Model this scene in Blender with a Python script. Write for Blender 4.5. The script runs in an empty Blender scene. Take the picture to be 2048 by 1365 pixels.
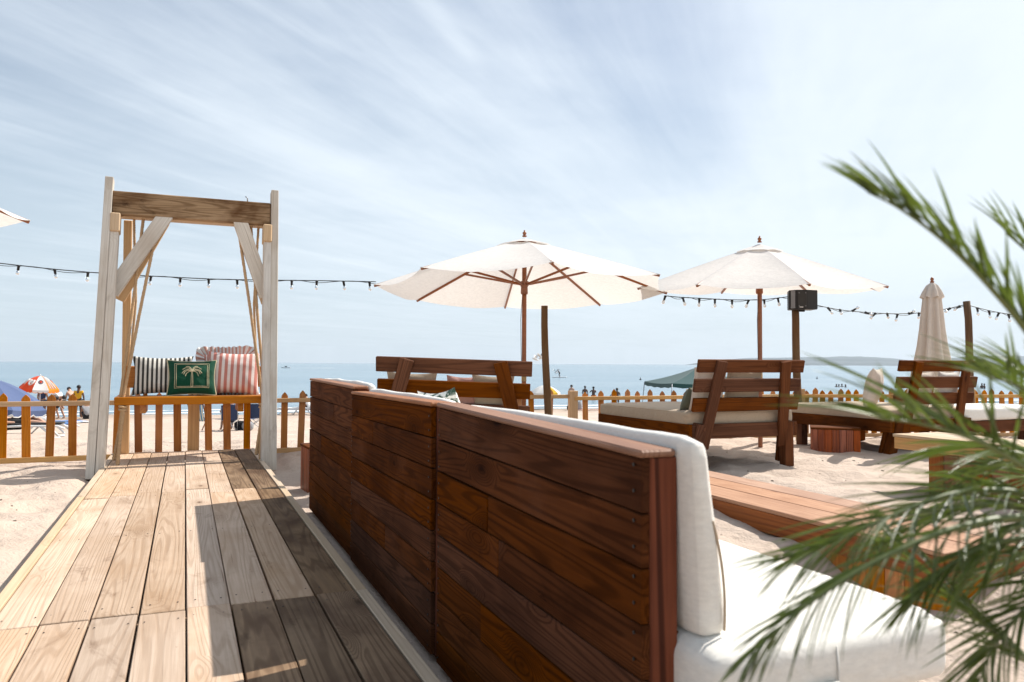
import bpy, bmesh, math, random
import numpy as np
from mathutils import Vector, Matrix, noise as mnoise

random.seed(11)
rng = np.random.default_rng(5)
R = math.radians
SC = bpy.context.scene
COL = SC.collection
V = Vector

# ------------------------------------------------------------------ camera
EYE = V((0.0, 0.0, 1.2))
FPX = 1550.0
PITCH, ROLL = 1.66, 0.26
cam_d = bpy.data.cameras.new('camera')
cam = bpy.data.objects.new('camera', cam_d)
COL.objects.link(cam)
cam_d.sensor_width = 36.0
cam_d.lens = FPX / 2048 * 36.0
cam_d.clip_start = 0.05
cam_d.clip_end = 30000
CAMROT = Matrix.Rotation(R(90 + PITCH), 3, 'X') @ Matrix.Rotation(R(ROLL), 3, 'Z')
cam.matrix_world = Matrix.Translation(EYE) @ CAMROT.to_4x4()
cam_d.dof.use_dof = True
cam_d.dof.focus_distance = 7.5
cam_d.dof.aperture_fstop = 4.8
cam_d.dof.aperture_blades = 0
SC.camera = cam

# ------------------------------------------------------------------ sun, sky, exposure
SUN_DIR = V((0.753, 0.568, 1.0)).normalized()          # towards the sun
SUN_EL = math.asin(SUN_DIR.z)
SUN_AZ = math.atan2(SUN_DIR.x, SUN_DIR.y)            # from +Y towards +X
sun_d = bpy.data.lights.new('sun', 'SUN')
sun_d.energy = 5.0
sun_d.angle = R(0.55)
sun_d.color = (1.0, 0.945, 0.87)
sun = bpy.data.objects.new('sun', sun_d)
COL.objects.link(sun)
sun.rotation_euler = SUN_DIR.to_track_quat('Z', 'Y').to_euler()

SC.view_settings.view_transform = 'Standard'
SC.view_settings.look = 'None'
SC.view_settings.exposure = 0.42
SC.view_settings.gamma = 1.0
SC.view_settings.use_curve_mapping = False
SC.cycles.use_denoising = True
SC.cycles.max_bounces = 6
SC.cycles.diffuse_bounces = 3
SC.cycles.glossy_bounces = 3
SC.cycles.transmission_bounces = 5
SC.cycles.transparent_max_bounces = 8
SC.cycles.volume_bounces = 0
SC.cycles.sample_clamp_indirect = 6.0
SC.cycles.caustics_reflective = False
SC.cycles.caustics_refractive = False


class NT:
    """small helper for node trees"""
    def __init__(self, tree):
        self.t = tree
        self.n = tree.nodes
        self.l = tree.links

    def node(self, typ, **kw):
        n = self.n.new(typ)
        for k, v in kw.items():
            if k.startswith('_'):
                n.inputs[k[1:].replace('_', ' ')].default_value = v
            else:
                setattr(n, k, v)
        return n

    def put(self, sock, v):
        if isinstance(v, bpy.types.NodeSocket):
            self.l.new(v, sock)
        elif v is not None:
            sock.default_value = v

    def math(self, op, a, b=None, c=None, clamp=False):
        n = self.n.new('ShaderNodeMath')
        n.operation = op
        n.use_clamp = clamp
        for i, v in enumerate((a, b, c)):
            if v is not None:
                self.put(n.inputs[i], v)
        return n.outputs[0]

    def vmath(self, op, a, b=None, scale=None):
        n = self.n.new('ShaderNodeVectorMath')
        n.operation = op
        self.put(n.inputs[0], a)
        if b is not None:
            self.put(n.inputs[1], b)
        if scale is not None:
            self.put(n.inputs['Scale'], scale)
        return n.outputs['Value'] if op in ('DOT_PRODUCT', 'LENGTH') else n.outputs[0]

    def mapping(self, vec, scale=(1, 1, 1), rot=(0, 0, 0), loc=(0, 0, 0)):
        n = self.n.new('ShaderNodeMapping')
        self.put(n.inputs['Vector'], vec)
        n.inputs['Scale'].default_value = scale
        n.inputs['Rotation'].default_value = rot
        n.inputs['Location'].default_value = loc
        return n.outputs[0]

    def noise(self, vec, scale=1.0, detail=4.0, rough=0.55, dist=0.0, dims='3D'):
        n = self.n.new('ShaderNodeTexNoise')
        n.noise_dimensions = dims
        if vec is not None:
            self.put(n.inputs['Vector'], vec)
        n.inputs['Scale'].default_value = scale
        n.inputs['Detail'].default_value = detail
        n.inputs['Roughness'].default_value = rough
        n.inputs['Distortion'].default_value = dist
        return n.outputs[0]

    def ramp(self, fac, stops, interp='LINEAR'):
        n = self.n.new('ShaderNodeValToRGB')
        n.color_ramp.interpolation = interp
        el = n.color_ramp.elements
        while len(el) < len(stops):
            el.new(0.5)
        for e, (p, c) in zip(el, stops):
            e.position = p
            e.color = (*c, 1) if len(c) == 3 else c
        self.put(n.inputs[0], fac)
        return n.outputs[0]

    def mix(self, fac, a, b, mode='MIX'):
        n = self.n.new('ShaderNodeMix')
        n.data_type = 'RGBA'
        n.blend_type = mode
        n.clamp_factor = True
        self.put(n.inputs[0], fac)
        for i, v in ((6, a), (7, b)):
            if isinstance(v, tuple) and len(v) == 3:
                v = (*v, 1)
            self.put(n.inputs[i], v)
        return n.outputs[2]

    def maprange(self, v, a, b, c=0.0, d=1.0, smooth=False):
        n = self.n.new('ShaderNodeMapRange')
        if smooth:
            n.interpolation_type = 'SMOOTHSTEP'
        self.put(n.inputs[0], v)
        for i, x in enumerate((a, b, c, d)):
            n.inputs[i + 1].default_value = x
        return n.outputs[0]

    def bump(self, h, strength=0.3, dist=0.01):
        n = self.n.new('ShaderNodeBump')
        n.inputs['Strength'].default_value = strength
        n.inputs['Distance'].default_value = dist
        self.put(n.inputs['Height'], h)
        return n.outputs[0]


world = bpy.data.worlds.new('World')
SC.world = world
world.use_nodes = True
wt = NT(world.node_tree)
wt.n.clear()
w_out = wt.node('ShaderNodeOutputWorld')
w_bg = wt.node('ShaderNodeBackground')
SKY_STRENGTH = 0.085
w_bg.inputs['Strength'].default_value = SKY_STRENGTH
sky = wt.node('ShaderNodeTexSky')
sky.sky_type = 'NISHITA'
sky.sun_disc = False
sky.sun_elevation = SUN_EL
sky.sun_rotation = SUN_AZ
sky.air_density = 1.0
sky.dust_density = 1.6
sky.ozone_density = 1.6
# thin cirrus laid out on a high flat layer: direction / height gives the layer's coordinates
geo = wt.node('ShaderNodeTexCoord')
sep = wt.node('ShaderNodeSeparateXYZ')
wt.l.new(geo.outputs['Generated'], sep.inputs[0])
zc = wt.math('MAXIMUM', sep.outputs[2], 0.02)
comb = wt.node('ShaderNodeCombineXYZ')
wt.l.new(wt.math('DIVIDE', sep.outputs[0], zc), comb.inputs[0])
wt.l.new(wt.math('DIVIDE', sep.outputs[1], zc), comb.inputs[1])
STREAK = R(-20)
lay = wt.mapping(comb.outputs[0], rot=(0, 0, -STREAK))          # local y runs along the streaks
n_big = wt.noise(wt.mapping(lay, scale=(0.42, 0.10, 1), loc=(3.1, 1.4, 0)), 1.0, 3, 0.5, 0.4)
n_mid = wt.noise(wt.mapping(lay, scale=(1.7, 0.26, 1), loc=(0.7, 5.0, 0)), 1.0, 6, 0.58, 0.7)
n_fine = wt.noise(wt.mapping(lay, scale=(5.5, 0.55, 1), loc=(2.2, 0.3, 0)), 1.0, 8, 0.62, 0.9)
n_puff = wt.noise(wt.mapping(lay, scale=(0.9, 0.75, 1), loc=(7.7, 2.6, 0)), 1.0, 7, 0.6, 0.3)
dens = wt.math('MULTIPLY', n_big, 0.85)
dens = wt.math('ADD', dens, wt.math('MULTIPLY', n_mid, 0.46))
dens = wt.math('ADD', dens, wt.math('MULTIPLY', n_fine, 0.20))
dens = wt.math('ADD', dens, wt.math('MULTIPLY', n_puff, 0.42))
# the sheet of cirrus is thicker towards the right (east), where the sun stands
side = wt.math('MULTIPLY', sep.outputs[0], 0.36)
dens = wt.math('ADD', dens, side)
cl = wt.maprange(dens, 0.56, 1.22, 0.0, 1.0, smooth=True)
# two old contrails, straight thin lines on the same layer
sepl = wt.node('ShaderNodeSeparateXYZ')
wt.l.new(comb.outputs[0], sepl.inputs[0])
def contrail(x0, y0, x1, y1, width, amount):
    dx, dy = x1 - x0, y1 - y0
    L = math.hypot(dx, dy)
    nx, ny = -dy / L, dx / L
    dd = wt.math('ADD', wt.math('MULTIPLY', sepl.outputs[0], nx), wt.math('MULTIPLY', sepl.outputs[1], ny))
    dd = wt.math('ABSOLUTE', wt.math('SUBTRACT', dd, nx * x0 + ny * y0))
    dd = wt.math('ADD', dd, wt.math('MULTIPLY', wt.math('SUBTRACT', n_puff, 0.5), 0.06))
    al = wt.math('ADD', wt.math('MULTIPLY', sepl.outputs[0], dx / L), wt.math('MULTIPLY', sepl.outputs[1], dy / L))
    al = wt.math('SUBTRACT', al, (x0 * dx + y0 * dy) / L)
    fade = wt.math('MULTIPLY', wt.maprange(al, -0.6, 0.0, 0, 1, True), wt.maprange(al, L * 0.6, L * 1.2, 1, 0, True))
    m = wt.math('MULTIPLY', wt.maprange(dd, 0.0, width, 1, 0, True), fade)
    return wt.math('MULTIPLY', m, amount)
cl = wt.math('ADD', cl, contrail(-0.72, 2.13, -0.525, 2.51, 0.06, 0.20), clamp=True)
cl = wt.math('ADD', cl, contrail(-0.24, 2.13, -0.107, 2.6, 0.055, 0.22), clamp=True)
cl = wt.math('MULTIPLY', cl, wt.maprange(sep.outputs[2], 0.0, 0.16, 0.30, 1.0, True))
veil = wt.maprange(sep.outputs[2], 0.0, 0.45, 0.86, 0.16, True)     # pale air towards the horizon
skyc = wt.mix(veil, sky.outputs[0], (6.35, 7.45, 8.35))
skyc = wt.mix(wt.math('MULTIPLY', cl, 0.86), skyc, (8.25, 9.05, 9.8))
wt.l.new(skyc, w_bg.inputs[0])
wt.l.new(w_bg.outputs[0], w_out.inputs[0])


# ------------------------------------------------------------------ geometry of the view (to read places off the photograph)
def ray(px, py):
    return CAMROT @ V(((px - 1024.0) / FPX, -(py - 682.5) / FPX, -1.0))

def P(px, py, D):
    """the point seen at a pixel, D metres ahead"""
    d = ray(px, py)
    return EYE + d * (D / d.y)

def G(px, py, z=0.0):
    """the point seen at a pixel on the level z"""
    d = ray(px, py)
    return EYE + d * ((z - EYE.z) / d.z)

_v = ray(370, 724.5)
TH = math.atan2(-_v.x, _v.y)                    # the boardwalk runs at this yaw
CT, ST = math.cos(TH), math.sin(TH)

def W(p, q, z=0.0):
    """boardwalk frame: p to its right, q along it"""
    return V((p * CT - q * ST, p * ST + q * CT, z))

def PQ(v):
    return (v.x * CT + v.y * ST, -v.x * ST + v.y * CT)

def smooth01(t):
    t = np.clip(t, 0, 1)
    return t * t * (3 - 2 * t)


# ------------------------------------------------------------------ object helpers
def link(o, parent=None):
    COL.objects.link(o)
    if parent is not None:
        o.parent = parent
    return o

def tag(o, label=None, cat=None, group=None, kind=None):
    if label: o['label'] = label
    if cat: o['category'] = cat
    if group: o['group'] = group
    if kind: o['kind'] = kind
    return o

def thing(name, label, cat, loc=(0, 0, 0), rotz=0.0, group=None, rot=None):
    o = bpy.data.objects.new(name, None)
    o.empty_display_size = 0.1
    link(o)
    o.location = loc
    o.rotation_euler = rot if rot is not None else (0, 0, rotz)
    return tag(o, label, cat, group)

def mesh_from(name, verts, faces, mat=None, smooth=False):
    me = bpy.data.meshes.new(name)
    me.from_pydata([tuple(v) for v in verts], [], [tuple(f) for f in faces])
    me.update()
    if mat is not None:
        for m in (mat if isinstance(mat, (list, tuple)) else [mat]):
            me.materials.append(m)
    if smooth:
        me.polygons.foreach_set('use_smooth', [True] * len(me.polygons))
    return me

def obj(name, me, parent=None, mw=None):
    o = bpy.data.objects.new(name, me)
    link(o, parent)
    if mw is not None:
        o.matrix_basis = mw
    return o

def chamfer_box(L, Wd, T, c):
    """box centred on the origin, length along X, width along Y, thickness along Z, chamfered edges"""
    h = (L / 2, Wd / 2, T / 2)
    c = min(c, min(h) * 0.6)
    vs, idx = [], {}
    for sx in (-1, 1):
        for sy in (-1, 1):
            for sz in (-1, 1):
                s = (sx, sy, sz)
                for ax in range(3):
                    v = [s[i] * (h[i] - c) for i in range(3)]
                    v[ax] = s[ax] * h[ax]
                    idx[(s, ax)] = len(vs)
                    vs.append(v)
    fs = []
    for ax in range(3):
        a, b = (ax + 1) % 3, (ax + 2) % 3
        for sg in (-1, 1):
            f = []
            for (u, w) in ((-1, -1), (1, -1), (1, 1), (-1, 1)):
                s = [0, 0, 0]; s[ax] = sg; s[a] = u; s[b] = w
                f.append(idx[(tuple(s), ax)])
            fs.append(f if sg > 0 else f[::-1])
    for ax in range(3):                                  # edges along ax
        a, b = (ax + 1) % 3, (ax + 2) % 3
        for u in (-1, 1):
            for w in (-1, 1):
                s0 = [0, 0, 0]; s0[ax] = -1; s0[a] = u; s0[b] = w
                s1 = list(s0); s1[ax] = 1
                f = [idx[(tuple(s0), a)], idx[(tuple(s1), a)], idx[(tuple(s1), b)], idx[(tuple(s0), b)]]
                fs.append(f if u * w > 0 else f[::-1])
    for sx in (-1, 1):
        for sy in (-1, 1):
            for sz in (-1, 1):
                s = (sx, sy, sz)
                f = [idx[(s, 0)], idx[(s, 1)], idx[(s, 2)]]
                fs.append(f if sx * sy * sz > 0 else f[::-1])
    return vs, fs

_boxes = {}
def box_mesh(L, Wd, T, mat, c=0.004):
    key = (round(L, 3), round(Wd, 3), round(T, 3), mat.name, c)
    if key not in _boxes:
        vs, fs = chamfer_box(L, Wd, T, c)
        _boxes[key] = mesh_from('board', vs, fs, mat)
    return _boxes[key]

def frame_matrix(a, b, up):
    a, b, up = V(a), V(b), V(up)
    x = (b - a).normalized()
    z = (up - x * up.dot(x)).normalized()
    y = z.cross(x)
    m = Matrix((x, y, z)).transposed().to_4x4()
    m.translation = (a + b) / 2
    return m

def board(name, a, b, Wd, T, up, mat, parent=None, c=0.004):
    """a plank from a to b, Wd wide, T thick along 'up'; grain along its length"""
    L = (V(b) - V(a)).length
    return obj(name, box_mesh(L, Wd, T, mat, c), parent, frame_matrix(a, b, up))

def tube_geo(pts, r, n=8, cap=True, twist=None):
    pts = [V(p) for p in pts]
    rs = r if isinstance(r, (list, tuple)) else [r] * len(pts)
    vs, fs = [], []
    prev = None
    for i, p in enumerate(pts):
        t = (pts[min(i + 1, len(pts) - 1)] - pts[max(i - 1, 0)]).normalized()
        if prev is None:
            ref = V((0, 0, 1)) if abs(t.z) < 0.9 else V((1, 0, 0))
            u = (ref - t * ref.dot(t)).normalized()
        else:
            u = (prev - t * prev.dot(t)).normalized()
        prev = u
        w = t.cross(u)
        for k in range(n):
            a = 2 * math.pi * k / n
            vs.append(p + (u * math.cos(a) + w * math.sin(a)) * rs[i])
    for i in range(len(pts) - 1):
        for k in range(n):
            k2 = (k + 1) % n
            fs.append((i * n + k, i * n + k2, (i + 1) * n + k2, (i + 1) * n + k))
    if cap:
        fs.append(tuple(range(n))[::-1])
        fs.append(tuple(range((len(pts) - 1) * n, len(pts) * n)))
    return vs, fs

def tube(name, pts, r, mat, parent=None, n=8, smooth=True):
    vs, fs = tube_geo(pts, r, n)
    return obj(name, mesh_from(name, vs, fs, mat, smooth), parent)

def lathe_geo(prof, n=16):
    vs, fs = [], []
    for (r, z) in prof:
        for k in range(n):
            a = 2 * math.pi * k / n
            vs.append((r * math.cos(a), r * math.sin(a), z))
    for i in range(len(prof) - 1):
        for k in range(n):
            k2 = (k + 1) % n
            fs.append((i * n + k, i * n + k2, (i + 1) * n + k2, (i + 1) * n + k))
    fs.append(tuple(range(n))[::-1])
    fs.append(tuple(range((len(prof) - 1) * n, len(prof) * n)))
    return vs, fs

def lathe(name, prof, mat, parent=None, n=16, loc=(0, 0, 0)):
    vs, fs = lathe_geo(prof, n)
    return obj(name, mesh_from(name, vs, fs, mat, True), parent, Matrix.Translation(loc))

def join_geo(parts):
    vs, fs = [], []
    for v, f in parts:
        k = len(vs)
        vs += [tuple(x) for x in v]
        fs += [tuple(i + k for i in g) for g in f]
    return vs, fs

def soft_box(sx, sy, sz, r, puff=0.0, n=10, wr=0.0, seed=0.0, wscale=6.0):
    """cushion: rounded box with a domed top and slight wrinkles; base at z=0"""
    bm = bmesh.new()
    bmesh.ops.create_cube(bm, size=2.0)
    bmesh.ops.subdivide_edges(bm, edges=bm.edges[:], cuts=n, use_grid_fill=True)
    for v in bm.verts:
        u = v.co.copy()
        # push grid lines towards the edges so that the rounding is well resolved
        f = lambda t: math.copysign(1 - (1 - abs(t)) ** 1.35, t)
        u = V((f(u.x), f(u.y), f(u.z)))
        p = V((u.x * sx / 2, u.y * sy / 2, u.z * sz / 2))
        inner = V((max(-sx / 2 + r, min(sx / 2 - r, p.x)), max(-sy / 2 + r, min(sy / 2 - r, p.y)), max(-sz / 2 + r, min(sz / 2 - r, p.z))))
        d = p - inner
        if d.length > 1e-6:
            p = inner + d.normalized() * min(r, max(abs(d.x), abs(d.y), abs(d.z)))
        dome = (1 - u.x ** 2) * (1 - u.y ** 2)
        if u.z > 0:
            p.z += puff * dome ** 0.6 * u.z
        side = (1 - u.z ** 2)
        p.x += math.copysign(puff * 0.35 * side * (1 - u.y ** 2), u.x) if abs(u.x) > 0.9 else 0
        p.y += math.copysign(puff * 0.35 * side * (1 - u.x ** 2), u.y) if abs(u.y) > 0.9 else 0
        if wr:
            q = V((p.x * wscale + seed, p.y * wscale, p.z * wscale))
            nv = mnoise.noise_vector(q) + mnoise.noise_vector(q * 2.3) * 0.5
            p += V((nv.x, nv.y, nv.z)) * wr
        p.z += sz / 2
        v.co = p
    vs = [v.co.copy() for v in bm.verts]
    bm.verts.index_update()
    fs = [[v.index for v in f.verts] for f in bm.faces]
    bm.free()
    return vs, fs

def pillow_xyz(u, v, side, w, h, t, pinch=0.10):
    """scatter cushion standing in the XZ plane, front towards -Y; u, v in -1..1"""
    x = u * w / 2 * (1 - pinch * (1 - v * v) * abs(u) ** 3)
    z = v * h / 2 * (1 - pinch * (1 - u * u) * abs(v) ** 3)
    th = t / 2 * ((1 - abs(u) ** 2.6) * (1 - abs(v) ** 2.6)) ** 0.55
    wob = 0.012 * mnoise.noise(V((u * 2.1 + w * 9, v * 2.1, side * 3 + h * 7))) + 0.006 * mnoise.noise(V((u * 5 + h * 5, v * 5, side)))
    return V((x, side * (th + (wob if th > 0.005 else 0)), z + h / 2))

def pillow_geo(w, h, t, n=22, pinch=0.10):
    vs, fs = [], []
    for s in (-1, 1):
        base = len(vs)
        for i in range(n + 1):
            for j in range(n + 1):
                u, v = -1 + 2 * i / n, -1 + 2 * j / n
                u = math.copysign(abs(u) ** 0.8, u); v = math.copysign(abs(v) ** 0.8, v)
                vs.append(pillow_xyz(u, v, s, w, h, t, pinch))
        for i in range(n):
            for j in range(n):
                a = base + i * (n + 1) + j
                f = (a, a + n + 1, a + n + 2, a + 1)
                fs.append(f if s < 0 else f[::-1])
    return vs, fs


# ------------------------------------------------------------------ materials
def new_mat(name):
    m = bpy.data.materials.new(name)
    m.use_nodes = True
    t = NT(m.node_tree)
    t.n.clear()
    out = t.node('ShaderNodeOutputMaterial')
    b = t.node('ShaderNodeBsdfPrincipled')
    t.l.new(b.outputs[0], out.inputs[0])
    return m, t, b, out

def obj_coords(t, amount=37.0):
    tc = t.node('ShaderNodeTexCoord')
    oi = t.node('ShaderNodeObjectInfo')
    cx = t.node('ShaderNodeCombineXYZ')
    t.l.new(t.math('MULTIPLY', oi.outputs['Random'], amount), cx.inputs[0])
    t.l.new(t.math('MULTIPLY', oi.outputs['Random'], amount * 1.7), cx.inputs[1])
    t.l.new(t.math('MULTIPLY', oi.outputs['Random'], amount * 0.6), cx.inputs[2])
    return t.vmath('ADD', tc.outputs['Object'], cx.outputs[0]), oi.outputs['Random'], tc.outputs['Object']

def wood(name, dark, light, knot=(0.05, 0.02, 0.01), lines=0.35, vary=0.35, rough=0.6, stain=None, knots=1.0, bump=0.35, gscale=1.0, coat=0.0, patch=0.5, freq=16.0, spec=0.22, dirt=0.0, dirtcol=(0.10, 0.055, 0.03)):
    """sawn softwood: the grain runs along the object's X"""
    m, t, b, out = new_mat(name)
    co, rnd, raw = obj_coords(t)
    base = t.mapping(co, scale=(0.17 * gscale, 3.8 * gscale, 3.8 * gscale))
    field = t.noise(base, 1.0, 2, 0.42, 0.12)
    # knots pull the growth rings round themselves
    vor = t.node('ShaderNodeTexVoronoi')
    t.put(vor.inputs['Vector'], t.mapping(co, scale=(1.7 * gscale, 4.6 * gscale, 4.6 * gscale)))
    vor.inputs['Scale'].default_value = 1.0
    kd = vor.outputs['Distance']
    sepc = t.node('ShaderNodeSeparateColor')
    t.l.new(vor.outputs['Color'], sepc.inputs[0])
    has = t.math('GREATER_THAN', sepc.outputs[0], 0.62)
    kn = t.math('MULTIPLY', t.maprange(kd, 0.0, 0.13, 1, 0, True), has)
    halo = t.math('MULTIPLY', t.maprange(kd, 0.05, 0.42, 1, 0, True), has)
    field2 = t.math('ADD', field, t.math('MULTIPLY', halo, 0.20))
    rings = t.math('SINE', t.math('MULTIPLY', field2, freq * 6.283))
    rings = t.maprange(rings, 0.0, 1.0, 0, 1, True)
    fib = t.noise(t.mapping(co, scale=(1.6, 60, 60)), 1.0, 3, 0.65, 0.0)
    pat = t.noise(t.mapping(co, scale=(1.1, 2.2, 2.2)), 1.0, 4, 0.6, 0.3)
    mid = tuple((a + c) / 2 for a, c in zip(dark, light))
    c = t.mix(t.maprange(fib, 0.3, 0.72), mid, light)
    c = t.mix(t.math('MULTIPLY', rings, lines), c, dark)
    c = t.mix(t.math('MULTIPLY', t.maprange(pat, 0.42, 0.70, 0, 1, True), patch), c, dark if stain is None else stain)
    c = t.mix(t.math('MULTIPLY', halo, 0.45 * knots), c, dark)
    c = t.mix(t.math('MULTIPLY', kn, 0.85 * knots), c, knot)
    if dirt:                                          # old stains, scuffs and short drying cracks
        d1 = t.noise(t.mapping(co, scale=(2.6, 4.5, 4.5), loc=(5.0, 1.0, 2.0)), 1.0, 7, 0.68, 0.8)
        c = t.mix(t.math('MULTIPLY', t.maprange(d1, 0.56, 0.74, 0, 1, True), dirt), c, dirtcol)
        d2 = t.noise(t.mapping(co, scale=(7.0, 16.0, 16.0), loc=(1.0, 7.0, 3.0)), 1.0, 5, 0.7, 0.3)
        c = t.mix(t.math('MULTIPLY', t.maprange(d2, 0.66, 0.76, 0, 1, True), dirt * 1.1), c, dirtcol)
        d3 = t.noise(t.mapping(co, scale=(0.9, 75, 75), loc=(3.0, 2.0, 9.0)), 1.0, 2, 0.5)
        c = t.mix(t.math('MULTIPLY', t.maprange(d3, 0.70, 0.74, 0, 1, True), dirt * 1.2), c, dirtcol)
        d4 = t.noise(t.mapping(co, scale=(1.3, 2.0, 2.0), loc=(9.0, 4.0, 1.0)), 1.0, 5, 0.6)
        c = t.mix(t.math('MULTIPLY', t.maprange(d4, 0.52, 0.72, 0, 1, True), dirt * 0.6), c, tuple(min(0.75, x * 1.12 + 0.03) for x in light))
    val = t.math('ADD', t.math('MULTIPLY', rnd, vary), 1.0 - vary * 0.55)
    hsv = t.node('ShaderNodeHueSaturation')
    t.l.new(c, hsv.inputs['Color'])
    t.put(hsv.inputs['Value'], val)
    r2 = t.math('FRACT', t.math('MULTIPLY', rnd, 7.31))
    t.put(hsv.inputs['Saturation'], t.math('ADD', t.math('MULTIPLY', r2, 0.3), 0.85))
    t.l.new(hsv.outputs[0], b.inputs['Base Color'])
    t.put(b.inputs['Roughness'], t.maprange(fib, 0.2, 0.8, rough - 0.08, rough + 0.12))
    b.inputs['Specular IOR Level'].default_value = spec
    if coat:
        b.inputs['Coat Weight'].default_value = coat
        b.inputs['Coat Roughness'].default_value = 0.35
    h = t.math('ADD', t.math('MULTIPLY', fib, 0.7), t.math('MULTIPLY', rings, -0.35))
    h = t.math('SUBTRACT', h, t.math('MULTIPLY', kn, 0.5))
    t.l.new(t.bump(h, bump, 0.004), b.inputs['Normal'])
    return m

def fabric(name, col, rough=0.9, weave=900.0, wrinkle=0.35, wscale=5.0, sss=0.0, translucent=0.0, mottled=0.06, thread=0.35):
    m, t, b, out = new_mat(name)
    co, rnd, raw = obj_coords(t)
    n1 = t.noise(co, wscale, 4, 0.55, 0.6)
    n2 = t.noise(t.mapping(co, scale=(1, 1, 3)), wscale * 7, 3, 0.6)
    th = t.noise(t.mapping(co, scale=(1, 7, 1)), weave * 0.25, 2, 0.6)
    c = t.mix(t.maprange(n2, 0.3, 0.7), tuple(x * (1 - mottled * 2) for x in col), col)
    c = t.mix(t.math('MULTIPLY', th, thread * 0.4), c, tuple(x * 0.86 for x in col))
    t.l.new(c, b.inputs['Base Color'])
    b.inputs['Roughness'].default_value = rough
    b.inputs['Specular IOR Level'].default_value = 0.15
    b.inputs['Sheen Weight'].default_value = 0.15
    h = t.math('ADD', t.math('MULTIPLY', n1, 1.0), t.math('MULTIPLY', th, 0.04))
    nb = t.bump(h, wrinkle, 0.03)
    t.l.new(nb, b.inputs['Normal'])
    if translucent:
        tr = t.node('ShaderNodeBsdfTranslucent')
        t.l.new(c, tr.inputs['Color'])
        t.l.new(nb, tr.inputs['Normal'])
        mx = t.node('ShaderNodeMixShader')
        mx.inputs[0].default_value = translucent
        t.l.new(b.outputs[0], mx.inputs[1])
        t.l.new(tr.outputs[0], mx.inputs[2])
        t.l.new(mx.outputs[0], out.inputs[0])
    return m

def plain(name, col, rough=0.6, metal=0.0, var=0.12, scale=14.0, spec=0.4, bump=0.1, trans=0.0):
    m, t, b, out = new_mat(name)
    co, rnd, raw = obj_coords(t)
    n = t.noise(co, scale, 4, 0.6)
    c = t.mix(n, tuple(x * (1 - var * 2) for x in col), tuple(min(1, x * (1 + var)) for x in col))
    t.l.new(c, b.inputs['Base Color'])
    b.inputs['Roughness'].default_value = rough
    b.inputs['Metallic'].default_value = metal
    b.inputs['Specular IOR Level'].default_value = spec
    if trans:
        b.inputs['Transmission Weight'].default_value = trans
    if bump:
        t.l.new(t.bump(n, bump, 0.003), b.inputs['Normal'])
    return m

M = {}
M['deck'] = wood('deck_wood', (0.33, 0.215, 0.135), (0.61, 0.462, 0.345), knot=(0.10, 0.045, 0.02), lines=0.40, vary=0.36, rough=0.72, spec=0.08, dirt=0.55, dirtcol=(0.17, 0.09, 0.045), stain=(0.41, 0.265, 0.16), patch=0.50, freq=32, bump=0.5)
M['deck_brown'] = wood('deck_wood_brown', (0.095, 0.050, 0.024), (0.32, 0.200, 0.105), knot=(0.04, 0.02, 0.01), lines=0.55, vary=0.3, rough=0.72, spec=0.1, stain=(0.085, 0.042, 0.02), patch=0.85, freq=30, bump=0.5, dirt=0.6, dirtcol=(0.05, 0.026, 0.013))
M['trim'] = wood('pale_trim_wood', (0.42, 0.30, 0.19), (0.62, 0.49, 0.35), spec=0.12, lines=0.3, vary=0.12, rough=0.6, patch=0.2, knots=0.6)
M['stain'] = wood('red_brown_stained_wood', (0.018, 0.0050, 0.0016), (0.135, 0.042, 0.0115), knot=(0.012, 0.003, 0.002), lines=0.50, vary=0.28, dirt=0.45, dirtcol=(0.010, 0.003, 0.0015), rough=0.85, stain=(0.030, 0.008, 0.0025), spec=0.03, patch=0.65, freq=34, gscale=1.3)
M['cap'] = wood('stained_cap_wood', (0.17, 0.065, 0.030), (0.38, 0.185, 0.10), knot=(0.03, 0.008, 0.004), lines=0.4, vary=0.2, rough=0.55, spec=0.2, patch=0.4, freq=30)
M['post'] = wood('red_stained_post_wood', (0.03, 0.006, 0.002), (0.20, 0.045, 0.012), knot=(0.02, 0.004, 0.002), lines=0.8, vary=0.2, rough=0.6, spec=0.1, patch=0.4, freq=12)
M['lounge'] = wood('brown_stained_wood', (0.040, 0.012, 0.004), (0.17, 0.058, 0.020), knot=(0.012, 0.004, 0.002), lines=0.45, vary=0.22, rough=0.78, spec=0.05, stain=(0.055, 0.018, 0.007), patch=0.7, freq=26)
M['orange'] = wood('orange_fence_wood', (0.30, 0.095, 0.016), (0.58, 0.235, 0.048), knot=(0.10, 0.03, 0.01), lines=0.32, vary=0.62, dirt=0.5, dirtcol=(0.12, 0.04, 0.012), rough=0.7, spec=0.1, stain=(0.34, 0.10, 0.016), patch=0.45, gscale=1.4)
M['rail'] = wood('pale_fence_rail_wood', (0.42, 0.22, 0.085), (0.68, 0.43, 0.20), knot=(0.12, 0.05, 0.02), lines=0.3, vary=0.2, rough=0.6, patch=0.35)
M['swing'] = wood('bare_swing_wood', (0.46, 0.40, 0.33), (0.72, 0.67, 0.60), knot=(0.10, 0.07, 0.05), lines=0.3, vary=0.16, rough=0.75, spec=0.12, stain=(0.40, 0.31, 0.22), freq=26, patch=0.5, dirt=0.4, dirtcol=(0.22, 0.16, 0.11), knots=0.9)
M['warm'] = wood('warm_bare_wood', (0.42, 0.25, 0.12), (0.66, 0.46, 0.27), knot=(0.14, 0.07, 0.03), lines=0.25, vary=0.15, rough=0.6, patch=0.3)
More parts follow.
